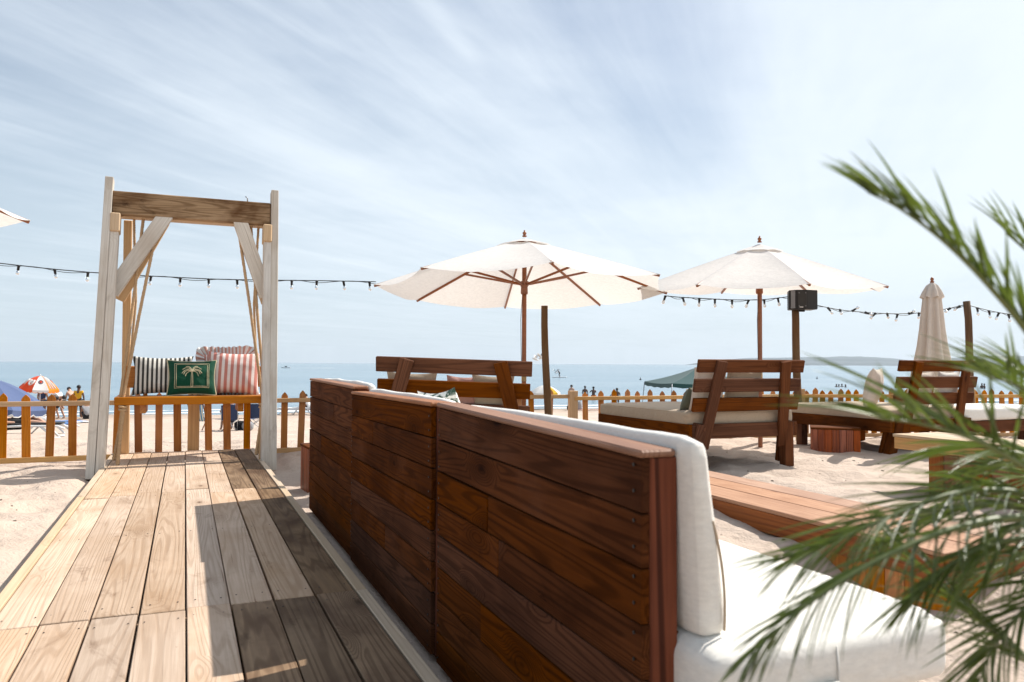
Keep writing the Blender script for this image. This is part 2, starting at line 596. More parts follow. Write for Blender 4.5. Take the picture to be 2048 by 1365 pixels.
M['weathered'] = wood('weathered_beam_wood', (0.10, 0.055, 0.028), (0.44, 0.31, 0.20), knot=(0.03, 0.015, 0.01), lines=0.55, vary=0.1, rough=0.85, spec=0.05, stain=(0.085, 0.038, 0.018), patch=1.0, freq=26, dirt=0.8, dirtcol=(0.04, 0.022, 0.014), gscale=1.0, bump=0.7)
M['seat'] = wood('swing_seat_wood', (0.30, 0.10, 0.025), (0.55, 0.24, 0.075), knot=(0.08, 0.02, 0.01), lines=0.3, vary=0.2, rough=0.5, patch=0.4)
M['table'] = wood('table_top_wood', (0.26, 0.125, 0.070), (0.52, 0.31, 0.20), knot=(0.12, 0.05, 0.03), lines=0.4, vary=0.2, rough=0.6, spec=0.15, freq=28, patch=0.4)
M['apron'] = wood('table_apron_wood', (0.12, 0.032, 0.010), (0.34, 0.115, 0.035), knot=(0.05, 0.015, 0.01), lines=0.4, vary=0.25, rough=0.5, patch=0.4)
M['crate'] = wood('red_crate_wood', (0.10, 0.018, 0.006), (0.36, 0.085, 0.022), knot=(0.03, 0.006, 0.004), lines=0.55, vary=0.55, rough=0.45, patch=0.4, coat=0.1)
M['pole'] = wood('round_post_wood', (0.045, 0.022, 0.011), (0.17, 0.095, 0.05), knot=(0.02, 0.01, 0.006), lines=0.4, vary=0.2, rough=0.8, stain=(0.20, 0.14, 0.09), patch=0.45, bump=0.8, spec=0.1)
M['teak'] = wood('parasol_wood', (0.17, 0.05, 0.018), (0.34, 0.12, 0.045), lines=0.3, vary=0.1, rough=0.4, coat=0.3, patch=0.2, knots=0.0)
M['cream'] = fabric('cream_canvas', (0.86, 0.835, 0.80), wrinkle=0.34, wscale=3.0, translucent=0.34)
M['closed'] = fabric('closed_parasol_canvas', (0.78, 0.69, 0.60), wrinkle=0.5, wscale=5, translucent=0.25)
M['white'] = fabric('white_cushion_cloth', (0.80, 0.77, 0.71), wrinkle=0.5, wscale=5)
M['beige'] = fabric('beige_cushion_cloth', (0.47, 0.37, 0.265), wrinkle=0.75, wscale=7)
M['pinkcloth'] = fabric('pink_cloth', (0.60, 0.33, 0.27), wrinkle=0.4, wscale=8)
M['piping'] = fabric('beige_piping', (0.48, 0.37, 0.26), wrinkle=0.2)
M['rope'] = None
M['black'] = plain('black_plastic', (0.010, 0.010, 0.011), 0.5, spec=0.4)
M['grey'] = plain('grey_plastic', (0.22, 0.23, 0.25), 0.5)
M['metal'] = plain('white_metal', (0.7, 0.7, 0.7), 0.4)
M['steel'] = plain('steel_tube', (0.35, 0.36, 0.38), 0.35, metal=0.8)
M['bulb'] = plain('clear_bulb_glass', (0.85, 0.87, 0.88), 0.08, trans=0.85, var=0.0, bump=0)
M['brass'] = plain('brass_sleeve', (0.62, 0.46, 0.24), 0.35, metal=0.6)
M['skin'] = plain('tanned_skin', (0.36, 0.19, 0.12), 0.55, var=0.08)
M['skin2'] = plain('fair_skin', (0.52, 0.30, 0.21), 0.55, var=0.08)
M['skin3'] = plain('dark_skin', (0.10, 0.05, 0.035), 0.55, var=0.08)
M['hair'] = plain('dark_hair', (0.015, 0.011, 0.009), 0.6)
def cloth(name, col):
    if name not in M:
        M[name] = fabric(name + '_cloth', col, wrinkle=0.4, wscale=9)
    return M[name]
cloth('navy', (0.03, 0.045, 0.10)); cloth('blackcloth', (0.018, 0.018, 0.02)); cloth('yellow', (0.70, 0.38, 0.02)); cloth('whitecloth', (0.75, 0.75, 0.74))
cloth('greycloth', (0.33, 0.33, 0.34)); cloth('blue', (0.10, 0.22, 0.48)); cloth('green', (0.05, 0.14, 0.12)); cloth('teal', (0.10, 0.36, 0.40)); cloth('orangecloth', (0.72, 0.20, 0.05))
M['blueparasol'] = fabric('periwinkle_parasol_cloth', (0.10, 0.14, 0.27), wrinkle=0.2, translucent=0.15)
M['redparasol'] = fabric('red_parasol_cloth', (0.78, 0.08, 0.02), wrinkle=0.15, translucent=0.25)
M['orangeparasol'] = fabric('orange_parasol_cloth', (0.85, 0.26, 0.02), wrinkle=0.15, translucent=0.25)
M['whiteparasol'] = fabric('white_parasol_cloth', (0.80, 0.79, 0.77), wrinkle=0.15, translucent=0.25)
M['yellowparasol'] = fabric('yellow_parasol_cloth', (0.80, 0.52, 0.05), wrinkle=0.15, translucent=0.25)
M['gazebo'] = fabric('dark_green_gazebo_cloth', (0.025, 0.075, 0.075), wrinkle=0.15, translucent=0.06)

def striped(name, a, b_, freq, axis=0, duty=0.5, wr=0.35, soft=0.03):
    m, t, b, out = new_mat(name)
    co, rnd, raw = obj_coords(t)
    s = t.node('ShaderNodeSeparateXYZ')
    t.l.new(raw, s.inputs[0])
    n1 = t.noise(co, 5.0, 3, 0.5, 0.4)
    x = t.math('ADD', t.math('MULTIPLY', s.outputs[axis], freq), 0.25 + 50)
    f = t.math('PINGPONG', x, 0.5)
    k = t.maprange(f, duty * 0.5 - soft, duty * 0.5 + soft, 0, 1, True)
    n2 = t.noise(co, 60.0, 3, 0.6)
    c = t.mix(k, a, b_)
    c = t.mix(t.math('MULTIPLY', n2, 0.25), c, tuple((u + v) * 0.35 for u, v in zip(a, b_)))
    t.l.new(c, b.inputs['Base Color'])
    b.inputs['Roughness'].default_value = 0.9
    b.inputs['Specular IOR Level'].default_value = 0.15
    t.l.new(t.bump(n1, wr, 0.03), b.inputs['Normal'])
    return m
M['bwstripe'] = striped('black_and_cream_stripe', (0.015, 0.015, 0.015), (0.74, 0.71, 0.64), 21.0, 0, 0.5)
M['pkstripe'] = striped('pink_and_white_stripe', (0.52, 0.19, 0.15), (0.78, 0.70, 0.66), 15.0, 0, 0.52)
M['ruffle'] = striped('ruffle_stripe', (0.50, 0.16, 0.12), (0.78, 0.69, 0.64), 30.0, 0, 0.5)
M['chairstripe'] = striped('deckchair_stripe', (0.04, 0.22, 0.45), (0.75, 0.72, 0.55), 11.0, 0, 0.55)
M['greenvelvet'] = fabric('emerald_cushion_cloth', (0.003, 0.055, 0.028), wrinkle=0.6, wscale=7)
M['gold'] = fabric('pale_gold_cord', (0.62, 0.55, 0.36), wrinkle=0.2)
M['leafprint'] = None

# rope: pale fibre with a twisted lay (cord runs along whichever axis; fine relief only)
m, t, b, out = new_mat('hemp_rope')
co, rnd, raw = obj_coords(t)
n = t.noise(co, 45, 4, 0.65)
t.l.new(t.mix(n, (0.36, 0.21, 0.10), (0.66, 0.46, 0.27)), b.inputs['Base Color'])
b.inputs['Roughness'].default_value = 0.9
t.l.new(t.bump(n, 0.6, 0.004), b.inputs['Normal'])
M['rope'] = m

# palm-print cushion of the long sofa: dark green leaf bands on white
m, t, b, out = new_mat('leaf_print_cloth')
co, rnd, raw = obj_coords(t)
n = t.noise(t.mapping(co, scale=(9, 9, 22)), 1.0, 2, 0.5, 1.2)
t.l.new(t.mix(t.maprange(n, 0.50, 0.56), (0.76, 0.75, 0.70), (0.03, 0.075, 0.05)), b.inputs['Base Color'])
b.inputs['Roughness'].default_value = 0.9
t.l.new(t.bump(n, 0.1, 0.01), b.inputs['Normal'])
M['leafprint'] = m

# sand
m, t, b, out = new_mat('beach_sand')
tc = t.node('ShaderNodeTexCoord')
co = tc.outputs['Object']
n1 = t.noise(co, 0.55, 5, 0.55)
n2 = t.noise(co, 7.0, 6, 0.62, 0.3)
n3 = t.noise(co, 420.0, 2, 0.7)
n4 = t.noise(co, 30.0, 5, 0.7)
c = t.mix(t.maprange(n1, 0.3, 0.7), (0.52, 0.415, 0.338), (0.60, 0.498, 0.420))
c = t.mix(t.math('MULTIPLY', t.maprange(n2, 0.35, 0.75), 0.45), c, (0.44, 0.35, 0.285))
c = t.mix(t.math('MULTIPLY', t.maprange(n3, 0.55, 0.8), 0.5), c, (0.30, 0.22, 0.16))
c = t.mix(t.math('MULTIPLY', t.maprange(n4, 0.66, 0.74), 0.35), c, (0.28, 0.21, 0.15))
# the beach is damp and darker where it meets the water
sp = t.node('ShaderNodeSeparateXYZ')
t.l.new(co, sp.inputs[0])
wet = t.maprange(t.math('ADD', sp.outputs[2], t.math('MULTIPLY', n1, 0.08)), -1.80, -1.62, 1, 0, True)
c = t.mix(t.math('MULTIPLY', wet, 0.5), c, (0.22, 0.165, 0.12))
t.l.new(c, b.inputs['Base Color'])
b.inputs['Roughness'].default_value = 0.95
b.inputs['Specular IOR Level'].default_value = 0.1
h = t.math('ADD', t.math('MULTIPLY', n2, 1.0), t.math('MULTIPLY', n4, 0.35))
h = t.math('ADD', h, t.math('MULTIPLY', n3, 0.03))
t.l.new(t.bump(h, 0.75, 0.06), b.inputs['Normal'])
M['sand'] = m

# sea
m, t, b, out = new_mat('sea_water')
tc = t.node('ShaderNodeTexCoord')
co = tc.outputs['Object']
w1 = t.noise(t.mapping(co, scale=(0.10, 0.32, 1), rot=(0, 0, 0.2)), 1.0, 5, 0.6, 0.4)
w2 = t.noise(t.mapping(co, scale=(0.7, 1.7, 1), rot=(0, 0, -0.25)), 1.0, 4, 0.6, 0.3)
w3 = t.noise(t.mapping(co, scale=(0.012, 0.05, 1)), 1.0, 4, 0.55)
c = t.mix(t.maprange(w3, 0.35, 0.7), (0.14, 0.225, 0.285), (0.20, 0.285, 0.34))
t.l.new(c, b.inputs['Base Color'])
b.inputs['Roughness'].default_value = 0.22
b.inputs['IOR'].default_value = 1.33
h = t.math('ADD', t.math('MULTIPLY', w1, 1.0), t.math('MULTIPLY', w2, 0.28))
t.l.new(t.bump(h, 0.32, 1.0), b.inputs['Normal'])
M['sea'] = m
M['foam'] = plain('sea_foam', (0.8, 0.82, 0.82), 0.9, var=0.05)

# headland: scrub and pale cliff
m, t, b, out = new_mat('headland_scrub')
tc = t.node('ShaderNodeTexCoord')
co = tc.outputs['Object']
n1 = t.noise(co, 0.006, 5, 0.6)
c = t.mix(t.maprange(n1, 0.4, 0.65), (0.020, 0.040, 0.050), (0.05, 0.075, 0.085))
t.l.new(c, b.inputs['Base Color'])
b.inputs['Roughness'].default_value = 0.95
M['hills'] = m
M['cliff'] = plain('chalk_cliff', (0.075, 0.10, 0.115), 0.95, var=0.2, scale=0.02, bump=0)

# palm leaf: glossy, lets some light through
m, t, b, out = new_mat('palm_leaf')
co, rnd, raw = obj_coords(t)
n = t.noise(co, 6.0, 3, 0.5)
c = t.mix(rnd, (0.022, 0.052, 0.011), (0.075, 0.118, 0.022))
c = t.mix(t.math('MULTIPLY', n, 0.4), c, (0.12, 0.16, 0.035))
t.l.new(c, b.inputs['Base Color'])
b.inputs['Roughness'].default_value = 0.36
b.inputs['Specular IOR Level'].default_value = 0.5
tr = t.node('ShaderNodeBsdfTranslucent')
t.l.new(t.mix(0.40, c, (0.24, 0.32, 0.03)), tr.inputs['Color'])
mx = t.node('ShaderNodeMixShader')
mx.inputs[0].default_value = 0.33
t.l.new(b.outputs[0], mx.inputs[1]); t.l.new(tr.outputs[0], mx.inputs[2]); t.l.new(mx.outputs[0], out.inputs[0])
M['palm'] = m
M['stalk'] = plain('palm_stalk', (0.13, 0.16, 0.05), 0.45)
M['trunk'] = plain('palm_trunk', (0.12, 0.08, 0.05), 0.9, var=0.3, bump=0.6)


# ------------------------------------------------------------------ ground: one sand sheet that falls from the terrace to the sea
def vnoise(x, y, seed):
    r_ = np.random.default_rng(seed)
    tab = r_.random((256, 256))
    xi, yi = np.floor(x).astype(int), np.floor(y).astype(int)
    fx, fy = x - xi, y - yi
    fx, fy = fx * fx * (3 - 2 * fx), fy * fy * (3 - 2 * fy)
    g = lambda i, j: tab[i % 256, j % 256]
    return (g(xi, yi) * (1 - fx) + g(xi + 1, yi) * fx) * (1 - fy) + (g(xi, yi + 1) * (1 - fx) + g(xi + 1, yi + 1) * fx) * fy - 0.5

PROF_D = [-500, 11.3, 12.5, 14, 18, 25, 30, 38, 45, 60, 90, 140]
PROF_Z = [0.0, 0.0, -0.10, -0.25, -0.62, -1.2, -1.48, -1.70, -1.86, -2.5, -4.0, -7.0]
SEA_Z = -1.85

def base_z(x, y):
    x = np.asarray(x, float); y = np.asarray(y, float)
    q = y * CT - x * ST * 0.55                        # the terrace edge runs a little askew
    d = y - 0.30 * (x + 22.8) * smooth01((y - 18) / 26)
    d = np.where(y < 18, np.minimum(y, np.where(q < 10.6, 11.3, y)), d)
    return np.interp(d, PROF_D, PROF_Z)

def ground_z(x, y):
    x = np.atleast_1d(np.asarray(x, float)); y = np.atleast_1d(np.asarray(y, float))
    z = base_z(x, y)
    near = smooth01((60 - y) / 30)
    z = z + (0.060 * vnoise(x / 1.3, y / 1.3, 1) + 0.085 * vnoise(x / 0.48 + 9, y / 0.48, 2) + 0.052 * vnoise(x / 0.21, y / 0.21 + 4, 3)) * near
    fp = np.clip(vnoise(x / 0.33 + 31, y / 0.26 + 7, 4) - 0.12, 0, 1)
    z = z - 0.15 * fp * near
    p, q = x * CT + y * ST, -x * ST + y * CT
    hollow = np.exp(-((p - 3.75) / 0.62) ** 2 - ((q - 3.3) / 0.85) ** 2)     # the sand is dug away at the near end of the low platform
    z = z - 0.24 * hollow
    flat = smooth01((p + 0.98) / 0.12) * smooth01((1.22 - p) / 0.16) * smooth01((10.7 - q) / 0.2)
    z = z * (1 - flat) - 0.05 * flat                  # pressed flat under the boardwalk
    return z

def gz(x, y):
    return float(ground_z(x, y)[0])

def graded(lo, a, b_, hi, step, grow):
    mid = list(np.arange(a, b_, step))
    left, s, v = [], step, a
    while v > lo:
        s *= grow; v -= s; left.append(max(v, lo))
    right, s, v = [], step, mid[-1]
    while v < hi:
        s *= grow; v += s; right.append(min(v, hi))
    return np.array(left[::-1] + mid + right)

gx = graded(-420, -7.5, 8.5, 420, 0.055, 1.07)
gy = graded(-60, 1.0, 13.5, 140, 0.05, 1.035)
X, Y = np.meshgrid(gx, gy)
Z = ground_z(X.ravel(), Y.ravel()).reshape(X.shape)
nx, ny = len(gx), len(gy)
me = bpy.data.meshes.new('sand')
me.vertices.add(nx * ny)
me.vertices.foreach_set('co', np.stack([X, Y, Z], -1).astype(np.float32).ravel())
ii = np.arange((ny - 1) * (nx - 1))
r_, c_ = ii // (nx - 1), ii % (nx - 1)
a_ = r_ * nx + c_
quads = np.stack([a_, a_ + 1, a_ + nx + 1, a_ + nx], -1).astype(np.int32)
me.loops.add(quads.size)
me.loops.foreach_set('vertex_index', quads.ravel())
me.polygons.add(len(quads))
me.polygons.foreach_set('loop_start', (ii * 4).astype(np.int32))
me.polygons.foreach_set('use_smooth', np.ones(len(quads), bool))
me.update(calc_edges=True)
me.validate()
me.materials.append(M['sand'])
tag(obj('sand', me), 'pale pinkish beach sand with footprints, sloping to the sea', None, None, 'structure')

# sea: gently heaving near the shore, a plain sheet further out
sx_ = graded(-7000, -50, 60, 7000, 1.6, 1.12)
sy_ = graded(33, 36, 150, 7000, 0.9, 1.06)
X, Y = np.meshgrid(sx_, sy_)
fall = np.clip(1 - (Y - 40) / 160, 0, 1)
Z = SEA_Z + fall * (0.16 * vnoise(X / 9 + Y / 30, Y / 3.2, 8) + 0.07 * vnoise(X / 3, Y / 1.3, 9))
vs = np.stack([X, Y, Z], -1).reshape(-1, 3)
nx = len(sx_)
fs = [(j * nx + i, j * nx + i + 1, (j + 1) * nx + i + 1, (j + 1) * nx + i) for j in range(len(sy_) - 1) for i in range(nx - 1)]
me = mesh_from('sea', vs, fs, M['sea'], True)
tag(obj('sea', me), 'calm pale blue sea reaching the horizon', None, None, 'structure')

# thin broken surf along the water's edge
vs, fs = [], []
for row, (off, wd) in enumerate(((0.0, 0.55), (2.6, 0.30))):
    for i in range(420):
        x = -70 + i * 0.5
        lo, hi = 36.0, 75.0
        for _ in range(18):
            m_ = (lo + hi) / 2
            if float(base_z(x, m_)) > SEA_Z + 0.02: lo = m_
            else: hi = m_
        n_ = mnoise.noise(V((x * 0.11, row * 5.0, 0.3))) + 0.5 * mnoise.noise(V((x * 0.5, row * 5.0, 1.3)))
        y = lo + off + 0.9 * n_
        w_ = max(0.0, wd * (0.25 + n_ + 0.4 * mnoise.noise(V((x * 0.9, 3.0, row)))))
        vs += [(x, y - w_ / 2, SEA_Z + 0.10), (x, y + w_ / 2, SEA_Z + 0.14)]
    b0 = row * 840
    fs += [(b0 + 2 * i, b0 + 2 * i + 2, b0 + 2 * i + 3, b0 + 2 * i + 1) for i in range(419)]
tag(obj('surf', mesh_from('surf', vs, fs, M['foam'])), 'thin white surf along the water edge', None, None, 'structure')

# headland across the bay, two ridges one behind the other
def ridge(name, prof, D, depth, mat, label):
    vs, fs = [], []
    cross = [(-1.0, 0.0), (-0.92, 0.42), (-0.6, 0.75), (-0.25, 0.95), (0.0, 1.0), (0.4, 0.85), (1.0, 0.0)]
    xs = np.linspace(prof[0][0], prof[-1][0], 110)
    hs = np.interp(xs, [p[0] for p in prof], [p[1] for p in prof])
    for i, (px, h) in enumerate(zip(xs, hs)):
        bx = (px - 1024) / FPX
        for dd, k in cross:
            y = D + dd * depth
            H = h / FPX * D
            n = 1 + 0.10 * mnoise.noise(V((px * 0.03, dd * 3, 0)))
            vs.append((bx * y, y, SEA_Z - 0.5 + (H * k * n if k else 0)))
    m = len(cross)
    for i in range(len(xs) - 1):
        for j in range(m - 1):
            fs.append((i * m + j, (i + 1) * m + j, (i + 1) * m + j + 1, i * m + j + 1))
    o = obj(name, mesh_from(name, vs, fs, mat, True))
    return tag(o, label, None, None, 'structure')
ridge('hills', [(1370, 0.2), (1410, 6), (1450, 11), (1500, 14), (1600, 16), (1720, 18), (1780, 15), (1830, 11), (1880, 13), (1930, 19), (2048, 21), (2200, 24), (2400, 18)], 5200, 700, M['hills'], 'far blue headland with a long even crest across the bay')
ridge('low_hills', [(1385, 0.1), (1430, 4), (1520, 7), (1640, 8), (1760, 8.5), (1860, 6), (1960, 9), (2100, 12), (2300, 7)], 4300, 420, M['cliff'], 'low pale shore in front of the far headland')

# the air over the bay
vs, fs = chamfer_box(13600, 6690, 110, 0.01)
vs = [(x, y + 3245, z + 50) for x, y, z in vs]
m = bpy.data.materials.new('sea_haze')
m.use_nodes = True
t = NT(m.node_tree)
t.n.clear()
out = t.node('ShaderNodeOutputMaterial')
pv = t.node('ShaderNodeVolumePrincipled')
pv.inputs['Color'].default_value = (0.80, 0.90, 1.0, 1)
pv.inputs['Density'].default_value = 0.00009
pv.inputs['Anisotropy'].default_value = 0.2
t.l.new(pv.outputs[0], out.inputs['Volume'])
tag(obj('haze', mesh_from('haze', [(x, y, z) for x, y, z in vs], fs, m)), None, None, None, 'stuff')


# ------------------------------------------------------------------ boardwalk
DECK_Z = 0.10
deck = thing('boardwalk', 'pale plank boardwalk running from the camera to the swing', 'boardwalk', W(0.02, 4.5, 0), TH)
def DL(p, q, z):                                   # local coordinates of the boardwalk
    return (p - 0.02, q - 4.5, z)
edges = [-2.2, 0.35, 3.78, 7.2, 10.45]
p0, pw = -0.735, 0.18875
prnd = random.Random(4)
for k in range(8):
    jit = [0, 0, prnd.uniform(-0.012, 0.012), prnd.uniform(-0.16, 0.10), prnd.uniform(-0.01, 0.02)]
    for rI in range(4):
        qa, qb = edges[rI] + jit[rI] + 0.006, edges[rI + 1] + jit[rI + 1] - 0.006
        pc = p0 + (k + 0.5) * pw + prnd.uniform(-0.0015, 0.0015)
        wgap = pw - prnd.uniform(0.006, 0.012)
        zt = DECK_Z + prnd.uniform(-0.003, 0.002)
        brown = (k, rI) in ((7, 2), (6, 1), (5, 1), (7, 1), (6, 3), (7, 3))
        o = board('plank', DL(pc, qa, zt - 0.018), DL(pc, qb, zt - 0.018), wgap, 0.036, (prnd.uniform(-0.006, 0.006), 0, 1), M['deck_brown' if brown else 'deck'], deck, 0.003)
        if brown:
            o['label'] = 'brown stained plank of the boardwalk'
geos = []
for k in range(8):
    pc = p0 + (k + 0.5) * pw
    for q in (0.47, 1.9, 3.66, 3.90, 5.5, 7.05, 7.35, 8.9, 10.3):
        for dp in (-0.06, 0.06):
            v_, f_ = lathe_geo([(0.0038, -0.001), (0.0038, 0.0008)], 6)
            c0 = DL(pc + dp + prnd.uniform(-0.008, 0.008), q + prnd.uniform(-0.015, 0.015), DECK_Z + 0.0012)
            geos.append(([(c0[0] + a, c0[1] + b_, c0[2] + z) for a, b_, z in v_], f_))
tag(obj('screw_heads', mesh_from('screw_heads', *join_geo(geos), M['black']), deck), kind='stuff')
for p in (-0.765, 0.806):
    for rI in range(4):
        board('edge_board', DL(p, edges[rI] + 0.003, DECK_Z - 0.048), DL(p, edges[rI + 1] - 0.003, DECK_Z - 0.048), 0.052, 0.10, (0, 0, 1), M['trim'], deck, 0.003)
for q in (0.36, 3.78, 5.5, 7.2, 8.9, 10.3):
    board('joist', DL(-0.72, q, 0.03), DL(0.76, q, 0.03), 0.05, 0.055, (0, 0, 1), M['deck'], deck)


# ------------------------------------------------------------------ picket fence
def picket_mesh(Wd, H, T, mat):
    w, t = Wd / 2, T / 2
    sh = H - Wd * 0.62
    out = [(0, -w), (sh, -w), (sh + Wd * 0.30, -w * 0.62), (H, 0), (sh + Wd * 0.30, w * 0.62), (sh, w), (0, w)]
    c = 0.004
    vs = [(x, y, t) for x, y in out] + [(x, y, -t) for x, y in out]
    n = len(out)
    fs = [tuple(range(n))[::-1], tuple(range(n, 2 * n))]
    for i in range(n):
        j = (i + 1) % n
        fs.append((i, j, n + j, n + i))
    return mesh_from('picket', vs, fs, mat)
PICKET = picket_mesh(0.086, 0.75, 0.018, M['orange'])
UPX = Matrix(((0, 1, 0, 0), (0, 0, 1, 0), (1, 0, 0, 0), (0, 0, 0, 1)))       # mesh X -> world Z, Y -> X, Z -> Y
frnd = random.Random(9)
def fence(a, b_, xs, label, za=0.0, zb=0.0, post_a=True, post_b=False):
    """a, b_: ends on the ground; xs: picket positions along it in metres; local X along the fence, -Y towards the boardwalk"""
    a, b_ = V(a), V(b_)
    L = (b_ - a).length
    yaw = math.atan2(b_.y - a.y, b_.x - a.x)
    f = thing('picket_fence', label, 'fence', (a.x, a.y, 0), yaw, 'picket fence sections along the terrace')
    zz = lambda s: za + (zb - za) * s / L
    for s in xs:
        mw = Matrix.Translation((s, 0.0, zz(s) + 0.075 + frnd.uniform(-0.012, 0.012))) @ Matrix.Rotation(frnd.uniform(-0.03, 0.03), 4, 'Y') @ UPX @ Matrix.Diagonal((frnd.uniform(0.965, 1.02), frnd.uniform(0.93, 1.05), 1, 1))
        obj('picket', PICKET, f, mw)
    board('rail', (0.01, -0.030, zz(0) + 0.705), (L - 0.01, -0.030, zz(L) + 0.705), 0.058, 0.036, (0, 1, 0), M['rail'], f)
    board('rail', (0.01, -0.030, zz(0) + 0.055), (L - 0.01, -0.030, zz(L) + 0.055), 0.062, 0.036, (0, 1, 0), M['rail'], f)
    for on, s in ((post_a, 0.0), (post_b, L)):
        if on:
            board('post', (s, 0.0, zz(s) - 0.15), (s, 0.0, zz(s) + 0.82), 0.135, 0.08, (0, 1, 0), M['rail'], f)
    return f
QF = 10.52
def fx(px, D=None):
    """p where the fence line (q = QF) is seen at pixel column px"""
    d = ray(px, 800)
    k = d.x / d.y                         # X = k * Y ; X = p CT - QF ST ; Y = p ST + QF CT
    return (k * QF * CT + QF * ST) / (CT - k * ST)
pA, pB, pC_ = fx(-160), fx(388), fx(1140)
secs = [('leftmost picket fence section, left of the swing posts', pA, pB, [fx(x) for x in (-140, -88, -38, 7, 55, 101, 147, 191, 235, 279, 319, 357)]),
        ('picket fence section directly behind the swing and long sofa', pB, pC_, [fx(x) for x in (419, 456, 495, 533, 569, 602, 640, 676, 712, 747, 781, 815, 848, 881, 913, 945, 976, 1007, 1036, 1064, 1099)])]
for lab, a, b_, xs in secs:
    fence(W(a, QF), W(b_, QF), [x - a for x in xs], lab, 0.0, 0.0)
pts = [(1146, 11.75), (1382, 12.45), (1600, 12.9), (1940, 13.1), (2200, 13.4)]
labs = ['picket fence section right of the leaning round post, before the gazebo', 'short picket fence section between the two slatted daybeds', 'picket fence section behind the red crate table', 'picket fence section at the far right behind the palm']
gp = [P(px, 727, D) for px, D in pts]
def section(i, pxs):
    a, b_ = gp[i].copy(), gp[i + 1].copy()
    a.z = b_.z = 0
    L = (b_ - a).length
    out = []
    for px in pxs:
        k = (px - 1024) / FPX
        # a + s*u with X = kY
        u = (b_ - a) / L
        s = (k * a.y - a.x) / (u.x - k * u.y)
        out.append(s)
    za = -0.03 if i < 1 else -0.02
    fence(a, b_, out, labs[i], za, za, True, i == 3)
section(0, [1172, 1204, 1229, 1254, 1277, 1302, 1326, 1349, 1370])
section(1, [1392, 1414, 1436, 1458, 1480, 1502, 1524, 1546, 1568, 1590])
section(2, [1611, 1628, 1645, 1662, 1679, 1696, 1713, 1730, 1747, 1764, 1781, 1798, 1815, 1832, 1849, 1866, 1883, 1900, 1917, 1933])
section(3, [1951, 1966, 1984, 2004, 2022, 2040, 2058, 2076, 2094, 2112, 2130, 2150, 2170, 2190])


# ------------------------------------------------------------------ swing frame (two leaning trestles, a weathered beam, braces)
SW0 = W(0.03, 9.7, 0)
swing = thing('garden_swing', 'tall bare timber swing frame with a weathered cross beam', 'swing frame', SW0, TH)
def SL(p, q, z):
    return V((p - 0.03, q - 9.7, z))
def lean(z, zb=0.0):
    return (z - zb) / 3.23
def leg_pt(p, q0, q1, z, dp):
    k = lean(z)
    return SL(p + dp * k, q0 + (q1 - q0) * k, z)
for (p, dp, zt, nm) in ((-0.885, 0.085, 3.23, 'outer'), (-0.797, 0.080, 2.81, 'inner'), (0.842, 0.035, 2.80, 'inner'), (0.922, 0.035, 3.24, 'outer')):
    a, b_ = leg_pt(p, 9.12, 9.62, -0.02 if nm == 'outer' else (0.02 if p > 0 else 0.03), dp), leg_pt(p, 9.12, 9.62, zt, dp)
    board('upright', a, b_, 0.15, 0.082, (1, 0, 0), M['swing'], swing, 0.005)
    if nm == 'inner':
        c_, d_ = leg_pt(p + (0.004 if p < 0 else -0.004), 9.11, 9.62, zt - 0.20, dp), leg_pt(p, 9.11, 9.62, zt + 0.012, dp)
        board('cap_block', c_ + V((0, -0.012, 0)), d_ + V((0, -0.012, 0)), 0.165, 0.100, (1, 0, 0), M['warm'], swing, 0.012)
for (p, dp) in ((-0.645, 0.02), (0.925, 0.0)):
    board('rear_leg', SL(p, 10.38, 0.10), SL(p + dp, 9.86, 2.82), 0.12, 0.085, (1, 0, 0), M['warm'], swing, 0.005)
board('beam', SL(-0.772, 9.585, 2.958), SL(0.912, 9.585, 2.958), 0.265, 0.075, (0, 1, 0), M['weathered'], swing, 0.012)
board('inner_beam', SL(-0.772, 9.715, 2.93), SL(0.912, 9.715, 2.93), 0.22, 0.17, (0, 1, 0), M['warm'], swing, 0.006)
board('brace', SL(-0.765, 9.60, 1.96), SL(-0.215, 9.60, 2.88), 0.155, 0.10, (0, 1, 0), M['swing'], swing, 0.004)
board('brace', SL(0.875, 9.60, 1.98), SL(0.555, 9.60, 2.90), 0.155, 0.10, (0, 1, 0), M['swing'], swing, 0.004)
board('rear_brace', SL(-0.70, 9.86, 1.90), SL(-0.24, 9.80, 2.82), 0.11, 0.07, (0, 1, 0), M['warm'], swing, 0.004)
board('rear_brace', SL(0.90, 9.86, 1.92), SL(0.60, 9.80, 2.82), 0.11, 0.07, (0, 1, 0), M['warm'], swing, 0.004)
tube('bent_nail', [SL(0.65, 9.58, 3.08), SL(0.648, 9.575, 3.13), SL(0.625, 9.57, 3.15)], 0.007, M['steel'], swing, 6)

# ---- hanging seat
SEATQ = 9.42
seat = thing('hanging_bench', 'orange wooden bench seat hanging on ropes from the swing beam', 'swing seat', W(0.08, SEATQ + 0.25, 0.73), TH)
def TL(p, q, z):
    return V((p - 0.08, q - SEATQ - 0.25, z - 0.73))
ZS = 0.815
board('front_beam', TL(-0.70, SEATQ, ZS - 0.045), TL(0.87, SEATQ, ZS - 0.045), 0.088, 0.05, (0, 1, 0), M['seat'], seat, 0.005)
for i in range(3):
    q = SEATQ + 0.105 + i * 0.145
    board('seat_board', TL(-0.70, q, ZS - 0.016), TL(0.87, q, ZS - 0.016), 0.138, 0.03, (0, 0, 1), M['seat'], seat)
for p in (-0.42, 0.60):
    board('bearer', TL(p, SEATQ + 0.03, ZS - 0.12), TL(p, SEATQ + 0.56, ZS - 0.12), 0.13, 0.06, (1, 0, 0), M['seat'], seat)
    board('back_support', TL(p, SEATQ + 0.56, ZS - 0.15), TL(p, SEATQ + 0.60, ZS + 0.33), 0.075, 0.045, (1, 0, 0), M['seat'], seat)
